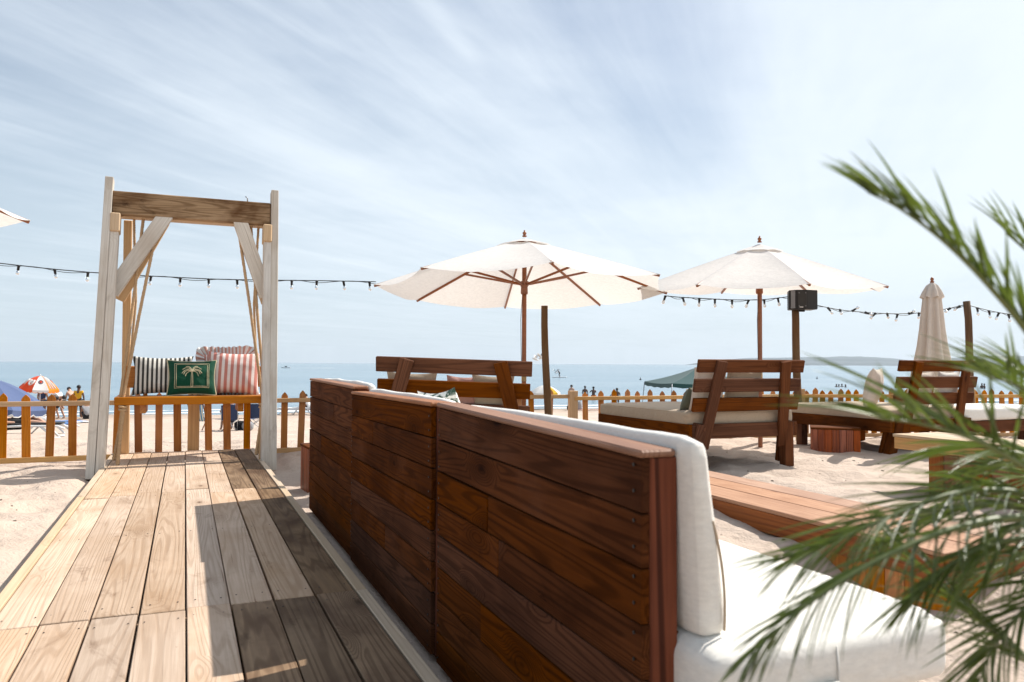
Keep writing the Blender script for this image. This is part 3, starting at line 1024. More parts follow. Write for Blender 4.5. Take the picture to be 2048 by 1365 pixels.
board('back_board', TL(-0.66, SEATQ + 0.545, ZS + 0.21), TL(0.92, SEATQ + 0.545, ZS + 0.21), 0.25, 0.04, (0, 1, 0.08), M['seat'], seat, 0.005)

def rope_geo(pts, r=0.0135):
    """two strands laid round each other so that the twist shows"""
    pts = [V(p) for p in pts]
    dense = []
    for a, b_ in zip(pts[:-1], pts[1:]):
        n = max(2, int((b_ - a).length / 0.02))
        for i in range(n):
            dense.append(a.lerp(b_, i / n))
    dense.append(pts[-1])
    geos = []
    for ph in (0, 2.094, 4.189):
        path, s = [], 0.0
        for i, p in enumerate(dense):
            t_ = (dense[min(i + 1, len(dense) - 1)] - dense[max(i - 1, 0)]).normalized()
            u = t_.orthogonal().normalized() if abs(t_.x) < 0.1 else (V((0, 1, 0)) - t_ * t_.y).normalized()
            u = (V((0, 1, 0)) - t_ * t_.y).normalized()
            w = t_.cross(u)
            a = ph + s * 6.283 / 0.085
            path.append(p + (u * math.cos(a) + w * math.sin(a)) * r * 0.52)
            if i < len(dense) - 1:
                s += (dense[i + 1] - dense[i]).length
        geos.append(tube_geo(path, r * 0.62, 5, False))
    return join_geo(geos)
def rope(name, pts, parent, r=0.0175):
    vs, fs = rope_geo(pts, r)
    return obj(name, mesh_from(name, vs, fs, M['rope'], True), parent)
BQ = 9.70
for s, (pf1, pf2, pb, pe) in ((-1, (-0.30, -0.46, -0.56, -0.615)), (1, (0.55, 0.70, 0.79, 0.835))):
    rope('rope', [TL(pf1, BQ - 0.03, 2.83), TL(pf1 + (pe - pf1) * 0.55, BQ - 0.15, 1.75), TL(pe, SEATQ + 0.02, ZS - 0.02)], seat)
    rope('rope', [TL(pf2, BQ, 2.83), TL(pf2 + (pe - pf2) * 0.62, BQ - 0.13, 1.70), TL(pe + s * 0.028, SEATQ + 0.03, ZS - 0.02)], seat)
    rope('rope', [TL(pb, BQ + 0.05, 2.83), TL(pb - s * 0.03, BQ + 0.16, 1.9), TL(pe - s * 0.03, SEATQ + 0.52, ZS + 0.33)], seat, 0.015)
    # knot under the seat with hanging tails
    kp = TL(pe, SEATQ - 0.01, ZS - 0.115)
    vs, fs = [], []
    knot = []
    for i in range(26):
        a = i / 25 * 4 * math.pi
        knot.append(kp + V((0.032 * math.cos(a), 0.03 * math.sin(a), 0.035 - 0.07 * i / 25)))
    vs, fs = tube_geo(knot, 0.015, 6)
    obj('rope_knot', mesh_from('rope_knot', vs, fs, M['rope'], True), seat)
    for j, (dx, dz) in enumerate(((-0.05, -0.55), (-0.01, -0.60))):
        rope('rope_tail', [kp + V((0.01 * j, -0.01, 0)), kp + V((dx * 0.4 - 0.01, -0.05 - 0.03 * j, -0.28)), kp + V((dx - 0.02, -0.10 - 0.05 * j, dz))], seat, 0.020)
tube('rope_eye', [TL(0.90, SEATQ + 0.5, ZS + 0.12), TL(0.94, SEATQ + 0.47, ZS + 0.15), TL(0.95, SEATQ + 0.45, ZS + 0.10)], 0.014, M['rope'], seat, 6)

# ---- cushions on the swing
def pillow(name, label, p, q, z, w, h, t_, tilt, yaw, mat, group=None, roll=0.0, pinch=0.10):
    c = W(p, q, z)
    o = obj(name, mesh_from(name, *pillow_geo(w, h, t_, 22, pinch), mat, True))
    o.location = c
    o.rotation_euler = (R(-tilt), R(roll), TH + R(yaw))
    return tag(o, label, 'cushion', group)
bw = pillow('cushion', 'black and cream striped cushion at the left of the swing seat', -0.235, SEATQ + 0.33, ZS + 0.002, 0.66, 0.47, 0.20, 16, 0, M['bwstripe'], 'cushions on the swing seat', 0, 0.13)
pk = pillow('cushion', 'plain edged pink and white striped cushion in front of the ruffled one', 0.52, SEATQ + 0.27, ZS + 0.002, 0.60, 0.52, 0.22, 14, -6, M['pkstripe'], 'cushions on the swing seat', 2)
RW, RH = 0.52, 0.45
rf = pillow('cushion', 'ruffled pink cushion at the back of the swing seat', 0.47, SEATQ + 0.43, ZS + 0.045, RW, RH, 0.15, 11, -4, M['ruffle'], 'cushions on the swing seat', -2)
vs, fs, mi = [], [], []                              # its frill: a wavy strip of radiating stripes round the edge
n = 208
for i in range(n):
    s_ = i / n * 8
    if s_ < 2: u, v, nx_, nz_ = -1 + s_, 1, 0, 1
    elif s_ < 4: u, v, nx_, nz_ = 1, 1 - (s_ - 2), 1, 0
    elif s_ < 6: u, v, nx_, nz_ = 1 - (s_ - 4), -1, 0, -1
    else: u, v, nx_, nz_ = -1, -1 + (s_ - 6), -1, 0
    dx, dz = nx_, nz_
    if abs(u) > 0.55 and abs(v) == 1: dx += math.copysign(((abs(u) - 0.55) / 0.45) ** 2 * 1.0, u)
    if abs(v) > 0.55 and abs(u) == 1: dz += math.copysign(((abs(v) - 0.55) / 0.45) ** 2 * 1.0, v)
    L_ = math.hypot(dx, dz)
    b0 = pillow_xyz(u, v, -1, RW, RH, 0.15)
    wv = math.sin(i * 1.05)
    for k, (f, am) in enumerate(((-0.01, 0.0), (0.05, 0.018), (0.10, 0.034))):
        vs.append(b0 + V((dx / L_ * f, wv * am - 0.01 * k, dz / L_ * f)))
for i in range(n):
    j = (i + 1) % n
    for k in range(2):
        fs.append((i * 3 + k, j * 3 + k, j * 3 + k + 1, i * 3 + k + 1))
        mi.append((i // 2) % 2)
me = mesh_from('ruffle', vs, fs, [M['pinkcloth'], M['whitecloth']], True)
me.polygons.foreach_set('material_index', mi)
obj('ruffle', me, rf)
gr = pillow('cushion', 'dark green cushion with an embroidered palm tree in a square', 0.075, SEATQ + 0.14, ZS + 0.002, 0.53, 0.43, 0.17, 20, 0, M['greenvelvet'], 'cushions on the swing seat')
def on_gr(u, v, off=0.003):
    p = pillow_xyz(u, v, -1, 0.53, 0.43, 0.17)
    return p + V((0, -off, 0))
pip = []
for i in range(80):
    s = i / 79 * 8
    if s < 2: u, v = -1 + s, 1
    elif s < 4: u, v = 1, 1 - (s - 2)
    elif s < 6: u, v = 1 - (s - 4), -1
    else: u, v = -1, -1 + (s - 6)
    pip.append(on_gr(u, v, 0))
tube('piping', pip, 0.006, M['gold'], gr, 5)
geos = []
def stitch(pts, r=0.0032):
    dense = []
    for (u0, v0), (u1, v1) in zip(pts[:-1], pts[1:]):
        for i in range(6):
            dense.append(on_gr(u0 + (u1 - u0) * i / 6, v0 + (v1 - v0) * i / 6))
    dense.append(on_gr(*pts[-1]))
    geos.append(tube_geo(dense, r, 5))
for g in (0.70, 0.63):
    stitch([(-g, g * 1.05), (g, g * 1.05), (g, -g * 0.95), (-g, -g * 0.95), (-g, g * 1.05)], 0.0026)
obj('square_border', mesh_from('square_border', *join_geo(geos), M['gold']), gr)
geos = []
stitch([(-0.035, -0.62), (-0.025, 0.0), (-0.01, 0.22)]); stitch([(0.04, -0.62), (0.03, 0.0), (0.015, 0.22)]); stitch([(-0.035, -0.62), (0.04, -0.62)])
for sgn in (-1, 1):
    for (pts_) in ([(0, .24), (.12, .42), (.26, .44), (.38, .34)], [(0, .24), (.16, .33), (.30, .28), (.40, .12)], [(0, .22), (.12, .22), (.22, .12), (.26, -.04)], [(0, .24), (.05, .42), (.14, .52), (.24, .52)], [(0.0, .21), (.14, .29), (.28, .22), (.33, .06)]):
        stitch([(sgn * a, b_) for a, b_ in pts_], 0.0036)
obj('palm_tree_motif', mesh_from('palm_tree_motif', *join_geo(geos), M['gold']), gr)


# ------------------------------------------------------------------ long plank-backed sofa: three modules in a row
def long_sofa(label, p, qa, qb, H, tilt_z, seat_on=True, nudge=0.0, n_planks=8, seed=0):
    """outer back plane at p; from qa (near) to qb (far); local x into the seat, y along the boardwalk"""
    r_ = random.Random(seed)
    L = qb - qa
    s = thing('plank_back_sofa', label, 'sofa', W(p, (qa + qb) / 2, 0), TH, 'plank backed sofa modules beside the boardwalk')
    y0, y1 = -L / 2, L / 2
    zt = H - 0.020
    lv = lambda y: tilt_z * y / L                   # the module is not quite level
    ph = (zt + 0.02) / n_planks
    for i in range(n_planks):
        z = -0.02 + ph * (i + 0.5)
        cuts = [y0, y1]
        if r_.random() < 0.22:
            cuts = [y0, y0 + L * r_.uniform(0.25, 0.75), y1]
        for a, b_ in zip(cuts[:-1], cuts[1:]):
            dx = r_.uniform(0, 0.004)
            k = (z + 0.02) / H
            board('plank', (dx + 0.011, a + 0.0015, z + lv(a) * k), (dx + 0.011, b_ - 0.0015, z + lv(b_) * k), ph - r_.uniform(0.003, 0.006), 0.022, (1, 0, 0), M['stain'], s, 0.0025)
    for y in (y0 + 0.045, y1 - 0.045):
        board('post', (0.0625, y, -0.03), (0.0625, y, zt + lv(y)), 0.075, 0.09, (0, 1, 0), M['post'], s, 0.004)
    board('post', (0.0625, 0, -0.03), (0.0625, 0, zt), 0.075, 0.09, (0, 1, 0), M['post'], s, 0.004)
    board('cap', (0.045, y0 - 0.004, zt + 0.010 + lv(y0)), (0.045, y1 + 0.002, zt + 0.010 + lv(y1)), 0.098, 0.018, (0, 0, 1), M['cap'], s, 0.007)
    # seat box
    board('inner_panel', (0.112, y0 + 0.02, 0.30), (0.112, y1 - 0.02, 0.30), 0.55, 0.018, (1, 0, 0), M['stain'], s)
    board('seat_frame', (0.46, y0 + 0.02, 0.36), (0.46, y1 - 0.02, 0.36), 0.66, 0.10, (0, 0, 1), M['stain'], s)
    for y in (y0 + 0.05, 0, y1 - 0.05):
        board('leg', (0.72, y, -0.05), (0.72, y, 0.31), 0.10, 0.09, (0, 1, 0), M['post'], s)
        board('leg', (0.20, y, -0.05), (0.20, y, 0.31), 0.10, 0.09, (0, 1, 0), M['post'], s)
    # heads of the screws that hold the planks
    geos = []
    for i in range(n_planks):
        z = -0.02 + ph * (i + 0.5)
        for y in (y0 + 0.03, y1 - 0.03):
            for dz in (-0.03, 0.03):
                v_, f_ = lathe_geo([(0.0045, -0.001), (0.0045, 0.001)], 6)
                geos.append(([(-0.0008 - c_[2], y + c_[0], z + dz + c_[1]) for c_ in v_], f_))
    tag(obj('screw_heads', mesh_from('screw_heads', *join_geo(geos), M['black']), s), kind='stuff')
    return s

def cushion_obj(name, label, geo, mat, loc, rot, cat='cushion', group=None):
    o = obj(name, mesh_from(name, *geo, mat, True))
    o.location = loc
    o.rotation_euler = rot
    return tag(o, label, cat, group)

SP = 0.958
mods = [('near sofa module with the dark red end post facing the camera', SP, 1.515, 3.058, 1.022, 0.034, 3),
        ('middle sofa module between the near and the far plank back', SP, 3.142, 4.835, 1.030, -0.012, 5),
        ('far sofa module, its back standing a little higher than the rest', SP + 0.012, 4.845, 6.66, 1.062, 0.014, 8)]
for lab, p, qa, qb, H, tz, sd in mods:
    long_sofa(lab, p, qa, qb, H, tz, seed=sd)
names3 = ['near', 'middle', 'far']
for (lab, p, qa, qb, H, tz, sd), nm in zip(mods, names3):
    L = qb - qa
    near = nm == 'near'
    ya = qa - (0.14 if near else -0.01)
    Ls = qb - ya - 0.01
    zq = 0.41
    c = W(p + 0.46, (ya + qb) / 2, zq)
    se = cushion_obj('seat_cushion', {'near': 'thick white seat cushion of the near sofa module, in full sun', 'middle': 'white seat cushion of the middle sofa module', 'far': 'white seat cushion of the far sofa module'}[nm],
                     soft_box(0.74, Ls, 0.165, 0.045, 0.018, 12, 0.004, sd * 3.1, 4), M['white'], c, (0, 0, TH), 'cushion', 'white seat cushions of the long sofa')
    if near:                                        # seam, zip flap and piping of the near end
        tube('seam', [(-0.02, -Ls / 2 - 0.009, 0.015), (-0.02, -Ls / 2 - 0.011, 0.08), (-0.02, -Ls / 2 - 0.004, 0.14)], 0.003, M['white'], se, 5)
        board('flap', (-0.36, -Ls / 2 - 0.016, 0.052), (-0.024, -Ls / 2 - 0.016, 0.060), 0.014, 0.014, (0, -1, 0), M['white'], se, 0.004)
        board('zip', (-0.36, -Ls / 2 - 0.010, 0.040), (-0.030, -Ls / 2 - 0.010, 0.048), 0.012, 0.008, (0, -1, 0), M['piping'], se, 0.002)
    # back cushion, leaning on the plank back and standing a little proud of it
    bL = L + 0.05 if near else L - 0.02
    hb = H + 0.008 - (zq + 0.165)
    geo = soft_box(0.085, bL, hb, 0.034, 0.008, 12, 0.005, sd * 1.7, 5)
    vs = []
    for v in geo[0]:
        k = max(0.0, v.z / hb)
        x = v.x * (1.15 - 0.50 * k) - 0.045 * (k ** 1.2)
        vs.append(V((x, v.y, v.z)))
    bc = cushion_obj('back_cushion', {'near': 'white back cushion standing up behind the near dark plank back', 'middle': 'white back cushion of the middle sofa module', 'far': 'white back cushion of the far sofa module'}[nm],
                     (vs, geo[1]), M['white'], W(p + 0.165, (qa + qb) / 2 - (0.030 if near else 0), zq + 0.163), (0, 0, TH), 'cushion', 'white back cushions of the long sofa')
    if near:
        tube('seam', [(0.02 - 0.05 * (i / 8) ** 2 + 0.02 * (i / 8), -bL / 2 - 0.004 + 0.002 * i / 8, 0.02 + i / 8 * hb * 0.55) for i in range(9)][::-1], 0.0035, M['piping'], bc, 5)
# scatter cushions whose tips show over the back
lp = pillow('cushion', 'white cushion with a dark green leaf print, tip showing over the sofa back', SP + 0.38, 3.9, 0.58, 0.52, 0.50, 0.15, 14, 95, M['leafprint'], 'leaf print cushions on the long sofa', 4)
lp2 = pillow('cushion', 'leaf print cushion lower behind the sofa back, beside the first', SP + 0.50, 3.25, 0.57, 0.52, 0.48, 0.15, 30, 84, M['leafprint'], 'leaf print cushions on the long sofa', -3)


# ------------------------------------------------------------------ slatted daybeds seen from behind
def daybed(label, left, L, yaw, depth, splay, rng_seed, roll=0.0, top=1.235, gz0=0.0):
    """left: ground point below the left end of the back; local x along the back, y towards the seat, back plane at y=0"""
    r_ = random.Random(rng_seed)
    s = thing('slatted_daybed', label, 'daybed', (left.x, left.y, gz0), rot=(0, R(roll), yaw), group='slatted wooden daybeds facing the sea')
    rk = 0.16                                       # rake of the back: the top leans out of the seat
    yb = lambda z: -rk * (z - 0.5) / 0.75
    up = V((0, -rk / 0.75, 1)).normalized()
    nrm = V((0, 1, rk / 0.75)).normalized()
    for (z0, z1) in ((top - 0.145, top), (top - 0.365, top - 0.215), (top - 0.585, top - 0.43)):
        zc = (z0 + z1) / 2
        e0, e1 = r_.uniform(-0.01, 0.01), r_.uniform(-0.01, 0.01)
        board('back_board', (e0, yb(zc), zc), (L + e1, yb(zc), zc), z1 - z0, 0.042, nrm, M['lounge'], s, 0.006)
    for sg, x in ((-1, 0.30), (1, L - 0.30)):
        a = V((x, yb(top - 0.03) - 0.046, top - 0.018))
        b_ = V((x + sg * splay * (top - 0.22), yb(0.22) - 0.046, 0.22))
        board('batten', a, b_, 0.135, 0.045, nrm, M['lounge'], s, 0.005)
    # seat frame
    board('rear_beam', (0.02, yb(0.4) - 0.02, 0.415), (L - 0.02, yb(0.4) - 0.02, 0.415), 0.165, 0.045, (0, 1, 0), M['lounge'], s, 0.005)
    board('front_beam', (0.02, depth, 0.415), (L - 0.02, depth, 0.415), 0.165, 0.045, (0, 1, 0), M['lounge'], s, 0.005)
    for x in (0.0, L):
        board('side_beam', (x, -0.02, 0.415), (x, depth + 0.02, 0.415), 0.165, 0.045, (1, 0, 0), M['lounge'], s, 0.005)
    for i in range(9):
        y = 0.12 + i * (depth - 0.2) / 8
        board('seat_slat', (0.03, y, 0.455), (L - 0.03, y, 0.455), 0.12, 0.025, (0, 0, 1), M['lounge'], s)
    for x, sg in ((0.16, -1), (L - 0.16, 1)):
        board('leg', (x + sg * 0.02, yb(0.3) - 0.05, 0.50), (x + sg * 0.12, yb(0.0) - 0.02, -0.10), 0.13, 0.11, (0, 1, 0), M['lounge'], s, 0.005)
        board('leg_block', (x + sg * 0.06, yb(0.3) + 0.04, 0.48), (x + sg * 0.10, yb(0.0) + 0.07, 0.02), 0.12, 0.06, (0, 1, 0), M['lounge'], s, 0.005)
        board('leg', (x, depth - 0.06, 0.34), (x, depth - 0.06, -0.14), 0.12, 0.10, (0, 1, 0), M['lounge'], s, 0.005)
    return s

def cushions_for(s, L, depth, labels, seat_mat, backs, zt=0.50, h=0.165, over=0.03):
    rot = s.rotation_euler.copy()
    mw = Matrix.LocRotScale(s.location, rot, None)
    def put(name, label, geo, mat, loc, tilt=0, cat='cushion', group=None, yw=0):
        o = obj(name, mesh_from(name, *geo, mat, True))
        o.matrix_basis = mw @ Matrix.Translation(loc) @ Matrix.Rotation(R(yw), 4, 'Z') @ Matrix.Rotation(R(tilt), 4, 'X')
        return tag(o, label, cat, group)
    se = put('seat_cushion', labels, soft_box(L + over, depth - 0.03, h, 0.04, 0.015, 12, 0.006, len(labels) % 50, 6), seat_mat, (L / 2, depth / 2 + 0.02, zt - 0.022), 0, group='seat cushions of the daybeds')
    sx, sy = (L + over) / 2 + 0.008, (depth - 0.03) / 2 + 0.008
    for zz in (0.012, h - 0.018):
        ring = []
        for i in range(64):
            a = i / 63 * 2 * math.pi
            ca, sa = math.cos(a), math.sin(a)
            k = 8
            ring.append((math.copysign(abs(ca) ** (2 / k), ca) * (sx - 0.012), math.copysign(abs(sa) ** (2 / k), sa) * (sy - 0.012), zz))
        tube('piping', ring, 0.006, M['piping'], se, 5)
    for (lab, x, y, w, hh, t_, tilt, yw, mat) in backs:
        put('back_cushion', lab, pillow_geo(w, hh, t_, 16), mat, (x, y, zt + h - 0.03), tilt, 'cushion', 'back cushions of the daybeds', yw)

# left one, behind the long sofa
lf = P(752, 727, 7.62)
d1 = daybed('slatted daybed just behind the long sofa, seen square from the back', V((lf.x, lf.y, 0)), 1.492, R(-1.0), 1.9, 0.27, 1, 1.75, 1.245, 0.02)
cushions_for(d1, 1.492, 1.9, 'seat cushion of the slatted daybed behind the long sofa', M['beige'],
             [('beige back cushion at the left gap of the daybed behind the long sofa', 0.32, 0.10, 0.50, 0.48, 0.15, 11, 0, M['beige']),
              ('pinkish folded cushion at the middle gap of the daybed behind the long sofa', 0.83, 0.12, 0.34, 0.46, 0.14, 11, 0, M['pinkcloth']),
              ('beige back cushion at the right gap of the daybed behind the long sofa', 1.12, 0.10, 0.42, 0.48, 0.15, 11, 0, M['beige'])])
# middle one
lf = P(1379, 727, 8.67)
d2 = daybed('slatted daybed in the middle with its deep beige mattress pointing left', V((lf.x, lf.y, 0)), 1.50, TH, 2.02, 0.115, 2, 0.0, 1.225, 0.03)
cushions_for(d2, 1.50, 2.02, 'deep creased beige mattress of the middle daybed', M['beige'],
             [('cream back cushion at the left end of the middle daybed', 0.28, 0.10, 0.46, 0.52, 0.13, 14, 0, M['closed']),
              ('beige back cushion in the centre of the middle daybed', 0.78, 0.11, 0.52, 0.52, 0.15, 12, 0, M['beige']),
              ('green grey cushion lying against the left end of the middle daybed', 0.16, 0.30, 0.34, 0.30, 0.12, 24, 30, cloth('olive', (0.13, 0.14, 0.10)))])
# right one
lf = P(1779, 729, 10.2)
d3 = daybed('slatted daybed at the right in front of the closed parasol', V((lf.x, lf.y, 0)), 1.50, TH, 1.80, 0.05, 3, 0.0, 1.285, -0.02)
cushions_for(d3, 1.50, 1.80, 'long beige mattress of the right daybed, behind the palm leaves', M['beige'],
             [('tall cream cushion standing edge on at the left end of the right daybed', 0.02, 0.36, 0.50, 0.56, 0.20, 12, 30, M['closed']),
              ('cream back cushion at the middle gap of the right daybed', 0.62, 0.11, 0.46, 0.52, 0.15, 12, 0, M['closed']),
              ('white back cushion at the right gap of the right daybed', 1.12, 0.11, 0.44, 0.52, 0.15, 12, 0, M['white'])])
# a fourth seat, mostly behind the palm at the right edge
e4 = G(1912, 905, 0.0)
s4 = thing('wooden_seat', 'low wooden seat at the right edge under a white cushion, behind the palm', 'seat', (e4.x, e4.y, 0), TH)
for y in (0.0, 0.72):
    board('side_beam', (0.0, y, 0.34), (1.7, y, 0.34), 0.16, 0.045, (0, 1, 0), M['lounge'], s4)
for x in (0.0, 1.7):
    board('end_beam', (x, 0, 0.34), (x, 0.72, 0.34), 0.16, 0.045, (1, 0, 0), M['lounge'], s4)
for x in (0.15, 1.55):
    for y in (0.1, 0.62):
        board('leg', (x, y, 0.27), (x, y, -0.1), 0.11, 0.1, (1, 0, 0), M['lounge'], s4)
o = cushion_obj('seat_cushion', 'white cushion on the low seat at the right edge', soft_box(1.75, 0.80, 0.19, 0.05, 0.02, 12, 0.005, 3, 5), M['white'], (0, 0, 0), (0, 0, 0), 'cushion')
o.matrix_basis = Matrix.LocRotScale(V((e4.x, e4.y, 0)), s4.rotation_euler, None) @ Matrix.Translation((0.84, 0.36, 0.425))


# ------------------------------------------------------------------ low tables and crates
def low_table(label, corner, Lq, Wp, ztop, apron, legs, boards, rotz=TH, mat_leg='apron', top='table', gz0=0.0, out=0.006, deep=-0.12):
    """corner: ground point under the far left end of the top; x across, y towards the camera is negative"""
    s = thing('low_table', label, 'table', (corner.x, corner.y, gz0), rotz, 'low plank tables on the sand')
    x = 0.0
    for w in boards:
        board('top_board', (x + w / 2, 0, ztop - 0.014), (x + w / 2, -Lq, ztop - 0.014), w - 0.012, 0.028, (0, 0, 1), M[top], s, 0.004)
        x += w
    for xx in (0.02, Wp - 0.02):
        board('apron', (xx, -0.02, ztop - 0.03 - apron / 2), (xx, -Lq + 0.02, ztop - 0.03 - apron / 2), apron, 0.03, (1, 0, 0), M['apron' if top == 'table' else 'rail'], s)
    for yy in (-0.02, -Lq + 0.02):
        board('apron', (0.037, yy, ztop - 0.03 - apron / 2), (Wp - 0.037, yy, ztop - 0.03 - apron / 2), apron, 0.03, (0, 1, 0), M['apron' if top == 'table' else 'rail'], s)
    for (ya, yb_) in legs:                            # block legs built of upright boards
        n = max(2, round((ya - yb_) / 0.15))
        st = (ya - yb_) / n
        for xx in (0.06, Wp - 0.06):
            for i in range(n):
                y = ya - st * (i + 0.5)
                board('leg_board', (xx, y, deep), (xx, y, ztop - 0.032), st - 0.004, 0.03, (1, 0, 0), M[mat_leg], s)
        n = max(2, round((Wp - 0.16) / 0.15))
        st = (Wp - 0.152) / n
        for yy in (ya - 0.016, yb_ + 0.016):
            for i in range(n):
                xx = 0.076 + st * (i + 0.5)
                board('leg_board', (xx, yy, deep), (xx, yy, ztop - 0.032), st - 0.004, 0.03, (0, 1, 0), M[mat_leg], s)
    return s
T1Z = 0.15
a1 = G(1417, 989, T1Z)
p1, q1 = PQ(a1)
low_table('long low plank platform close to the sand beyond the white seat', W(p1, q1 + 1.6, 0), q1 + 1.6 - 3.08, 0.88, T1Z, 0.15, [(-0.5, -1.0), (-(q1 + 1.6 - 3.08) + 1.15, -(q1 + 1.6 - 3.08) + 0.012)], [0.34, 0.28, 0.26], mat_leg='orange', deep=-0.36)
T2Z = 0.50
a2 = G(1784, 868, T2Z)
p2, q2 = PQ(a2)
low_table('long plank table at the right edge behind the palm leaves', W(p2, q2, 0), 3.4, 0.66, T2Z, 0.115, [(-0.38, -1.35), (-2.3, -3.0)], [0.18, 0.16, 0.16, 0.16], mat_leg='apron', top='trim')

def crate(label, base, w, d, h, yaw, zt=0.0):
    s = thing('crate_table', label, 'crate', (base.x, base.y, zt), yaw, 'stained board crates used as side tables')
    r_ = random.Random(label)
    n = max(3, round(w / 0.085))
    for sy in (-1, 1):
        for i in range(n):
            x = -w / 2 + w * (i + 0.5) / n
            board('side_board', (x, sy * (d / 2 - 0.012) + r_.uniform(-0.002, 0.002), -0.08), (x, sy * (d / 2 - 0.012), h - 0.026), w / n - 0.004, 0.022, (0, 1, 0), M['crate'], s)
    n = max(3, round(d / 0.085))
    for sx in (-1, 1):
        for i in range(n):
            y = -d / 2 + 0.026 + (d - 0.052) * (i + 0.5) / n
            board('side_board', (sx * (w / 2 - 0.012), y, -0.08), (sx * (w / 2 - 0.012) + r_.uniform(-0.002, 0.002), y, h - 0.026), (d - 0.052) / n - 0.004, 0.022, (1, 0, 0), M['crate'], s)
    n = max(2, round(d / 0.14))
    for i in range(n):
        y = -d / 2 + d * (i + 0.5) / n
        board('top_board', (-w / 2 - 0.006, y, h - 0.012), (w / 2 + 0.006, y, h - 0.012), d / n - 0.004, 0.024, (0, 0, 1), M['lounge'], s)
    return s
g1 = G(606, 977, 0.0)
crate('dark red crate table standing between the boardwalk and the far end of the long sofa', V((g1.x + 0.16, g1.y + 0.20, 0)), 0.40, 0.40, 0.40, TH + R(3))
g2 = G(1706, 911, 0.0)
crate('red board crate table on the sand between the middle and right daybeds', V((g2.x - 0.10, g2.y + 0.34, 0)), 0.62, 0.48, 0.35, R(-20))


# ------------------------------------------------------------------ market parasols
def parasol(label, base, zrim, zapex, Rr, tilt_dir, tilt, yaw, cord=True, base_z=0.0):
    """octagonal canopy; tilt degrees towards the direction tilt_dir (radians)"""
    s = thing('market_parasol', label, 'parasol', (base.x, base.y, base_z), 0, 'cream market parasols')
    zr, za = zrim - base_z, zapex - base_z
    lathe('pole', [(0.033, -0.25), (0.033, 0.9), (0.033, za - 0.02)], M['teak'], s, 14)
    lathe('brass_sleeve', [(0.036, 0.95), (0.036, 1.18)], M['brass'], s, 14)
    ax = V((-math.sin(tilt_dir), math.cos(tilt_dir), 0))
    T = Matrix.Translation((0, 0, za)) @ Matrix.Rotation(R(tilt), 4, ax) @ Matrix.Rotation(yaw, 4, 'Z')
    drop = za - zr
    # one canopy panel between two ribs; the cloth dips a little between them
    n1, n2 = 12, 8
    vs, fs = [], []
    h = math.pi / 8
    for i in range(n1 + 1):
        k = 0.115 + (1 - 0.115) * i / n1
        for j in range(n2 + 1):
            f = -1 + 2 * j / n2
            x = k * Rr * math.cos(h)
            y = k * Rr * math.sin(h) * f
            z = -drop * (k ** 1.06)
            dip = (1 - f * f) * k * 0.040 * Rr * (1 if i < n1 else 0.85)
            pull = (1 - f * f) * 0.030 * Rr if i == n1 else 0
            nn = 0.010 * mnoise.noise(V((k * 4, f * 2.2, 1.3))) * (1 - f * f)
            vs.append(V((x - pull, y, z - dip + nn)))
    for i in range(n1):
        for j in range(n2):
            a = i * (n2 + 1) + j
            fs.append((a, a + 1, a + n2 + 2, a + n2 + 1))
    pm = mesh_from('canopy_panel', vs, fs, M['cream'], True)
    rib_a, rib_b = V((0.05, 0, -0.030)), V((Rr * 1.0, 0, -drop - 0.018))
    rm = box_mesh((rib_b - rib_a).length, 0.027, 0.034, M['teak'])
    hub_z = -drop + 0.06
    mid = rib_a.lerp(rib_b, 0.52)
    st_a = V((0.05, 0, hub_z))
    sm = box_mesh((mid - st_a).length, 0.024, 0.030, M['teak'])
    vmn, vf = [], []
    for i in range(4):                               # vent cap panel
        k = 0.01 + 0.185 * i / 3
        for j in range(5):
            f = -1 + j / 2
            vmn.append(V((k * Rr * math.cos(h), k * Rr * math.sin(h) * f, 0.022 - drop * k * 0.93 - (1 - f * f) * k * -0.045 * (i == 3))))
    for i in range(3):
        for j in range(4):
            a = i * 5 + j
            vf.append((a, a + 1, a + 6, a + 5))
    vm = mesh_from('vent_panel', vmn, vf, M['cream'], True)
    hem, hf = [], []
    for i in range(8):
        A = Matrix.Rotation(math.pi / 4 * i, 4, 'Z')
        H = Matrix.Rotation(h, 4, 'Z')
        obj('canopy_panel', pm, s, T @ A @ H)
        obj('vent_panel', vm, s, T @ A @ H)
        obj('rib', rm, s, T @ A @ frame_matrix(rib_a, rib_b, (0, 0, 1)))
        obj('strut', sm, s, T @ A @ frame_matrix(st_a, mid, (0, 0, 1)))
        # little pocket that takes the rib end
        pk_ = mesh_from('rib_pocket', *chamfer_box(0.05, 0.045, 0.012, 0.004), M['cream']) if i == 0 else pk_
        obj('rib_pocket', pk_, s, T @ A @ Matrix.Translation((Rr - 0.02, 0, -drop - 0.002)))
    o = lathe('hub', [(0.046, hub_z - 0.14), (0.052, hub_z - 0.12), (0.048, hub_z - 0.04), (0.066, hub_z), (0.066, hub_z + 0.04), (0.046, hub_z + 0.05)], M['teak'], s, 16)
    o.matrix_basis = Matrix.Translation((0, 0, za)) @ Matrix.Rotation(R(tilt) * 0.3, 4, ax)
    o = lathe('finial', [(0.030, 0.04), (0.034, 0.055), (0.016, 0.065), (0.026, 0.08), (0.030, 0.098), (0.018, 0.112), (0.010, 0.118), (0.014, 0.128), (0.006, 0.138)], M['teak'], s, 14)
    o.matrix_basis = Matrix.Translation((0, 0, za)) @ Matrix.Rotation(R(tilt), 4, ax)
    if cord:
        tube('pull_cord', [(-0.03, -0.04, zr - 0.12), (-0.050, -0.04, (zr + 1) / 2 + 0.2), (-0.042, -0.04, 1.35), (-0.028, -0.04, 1.05)], 0.004, M['black'], s, 5)
    return s
b1 = P(1048, 727, 11.0)
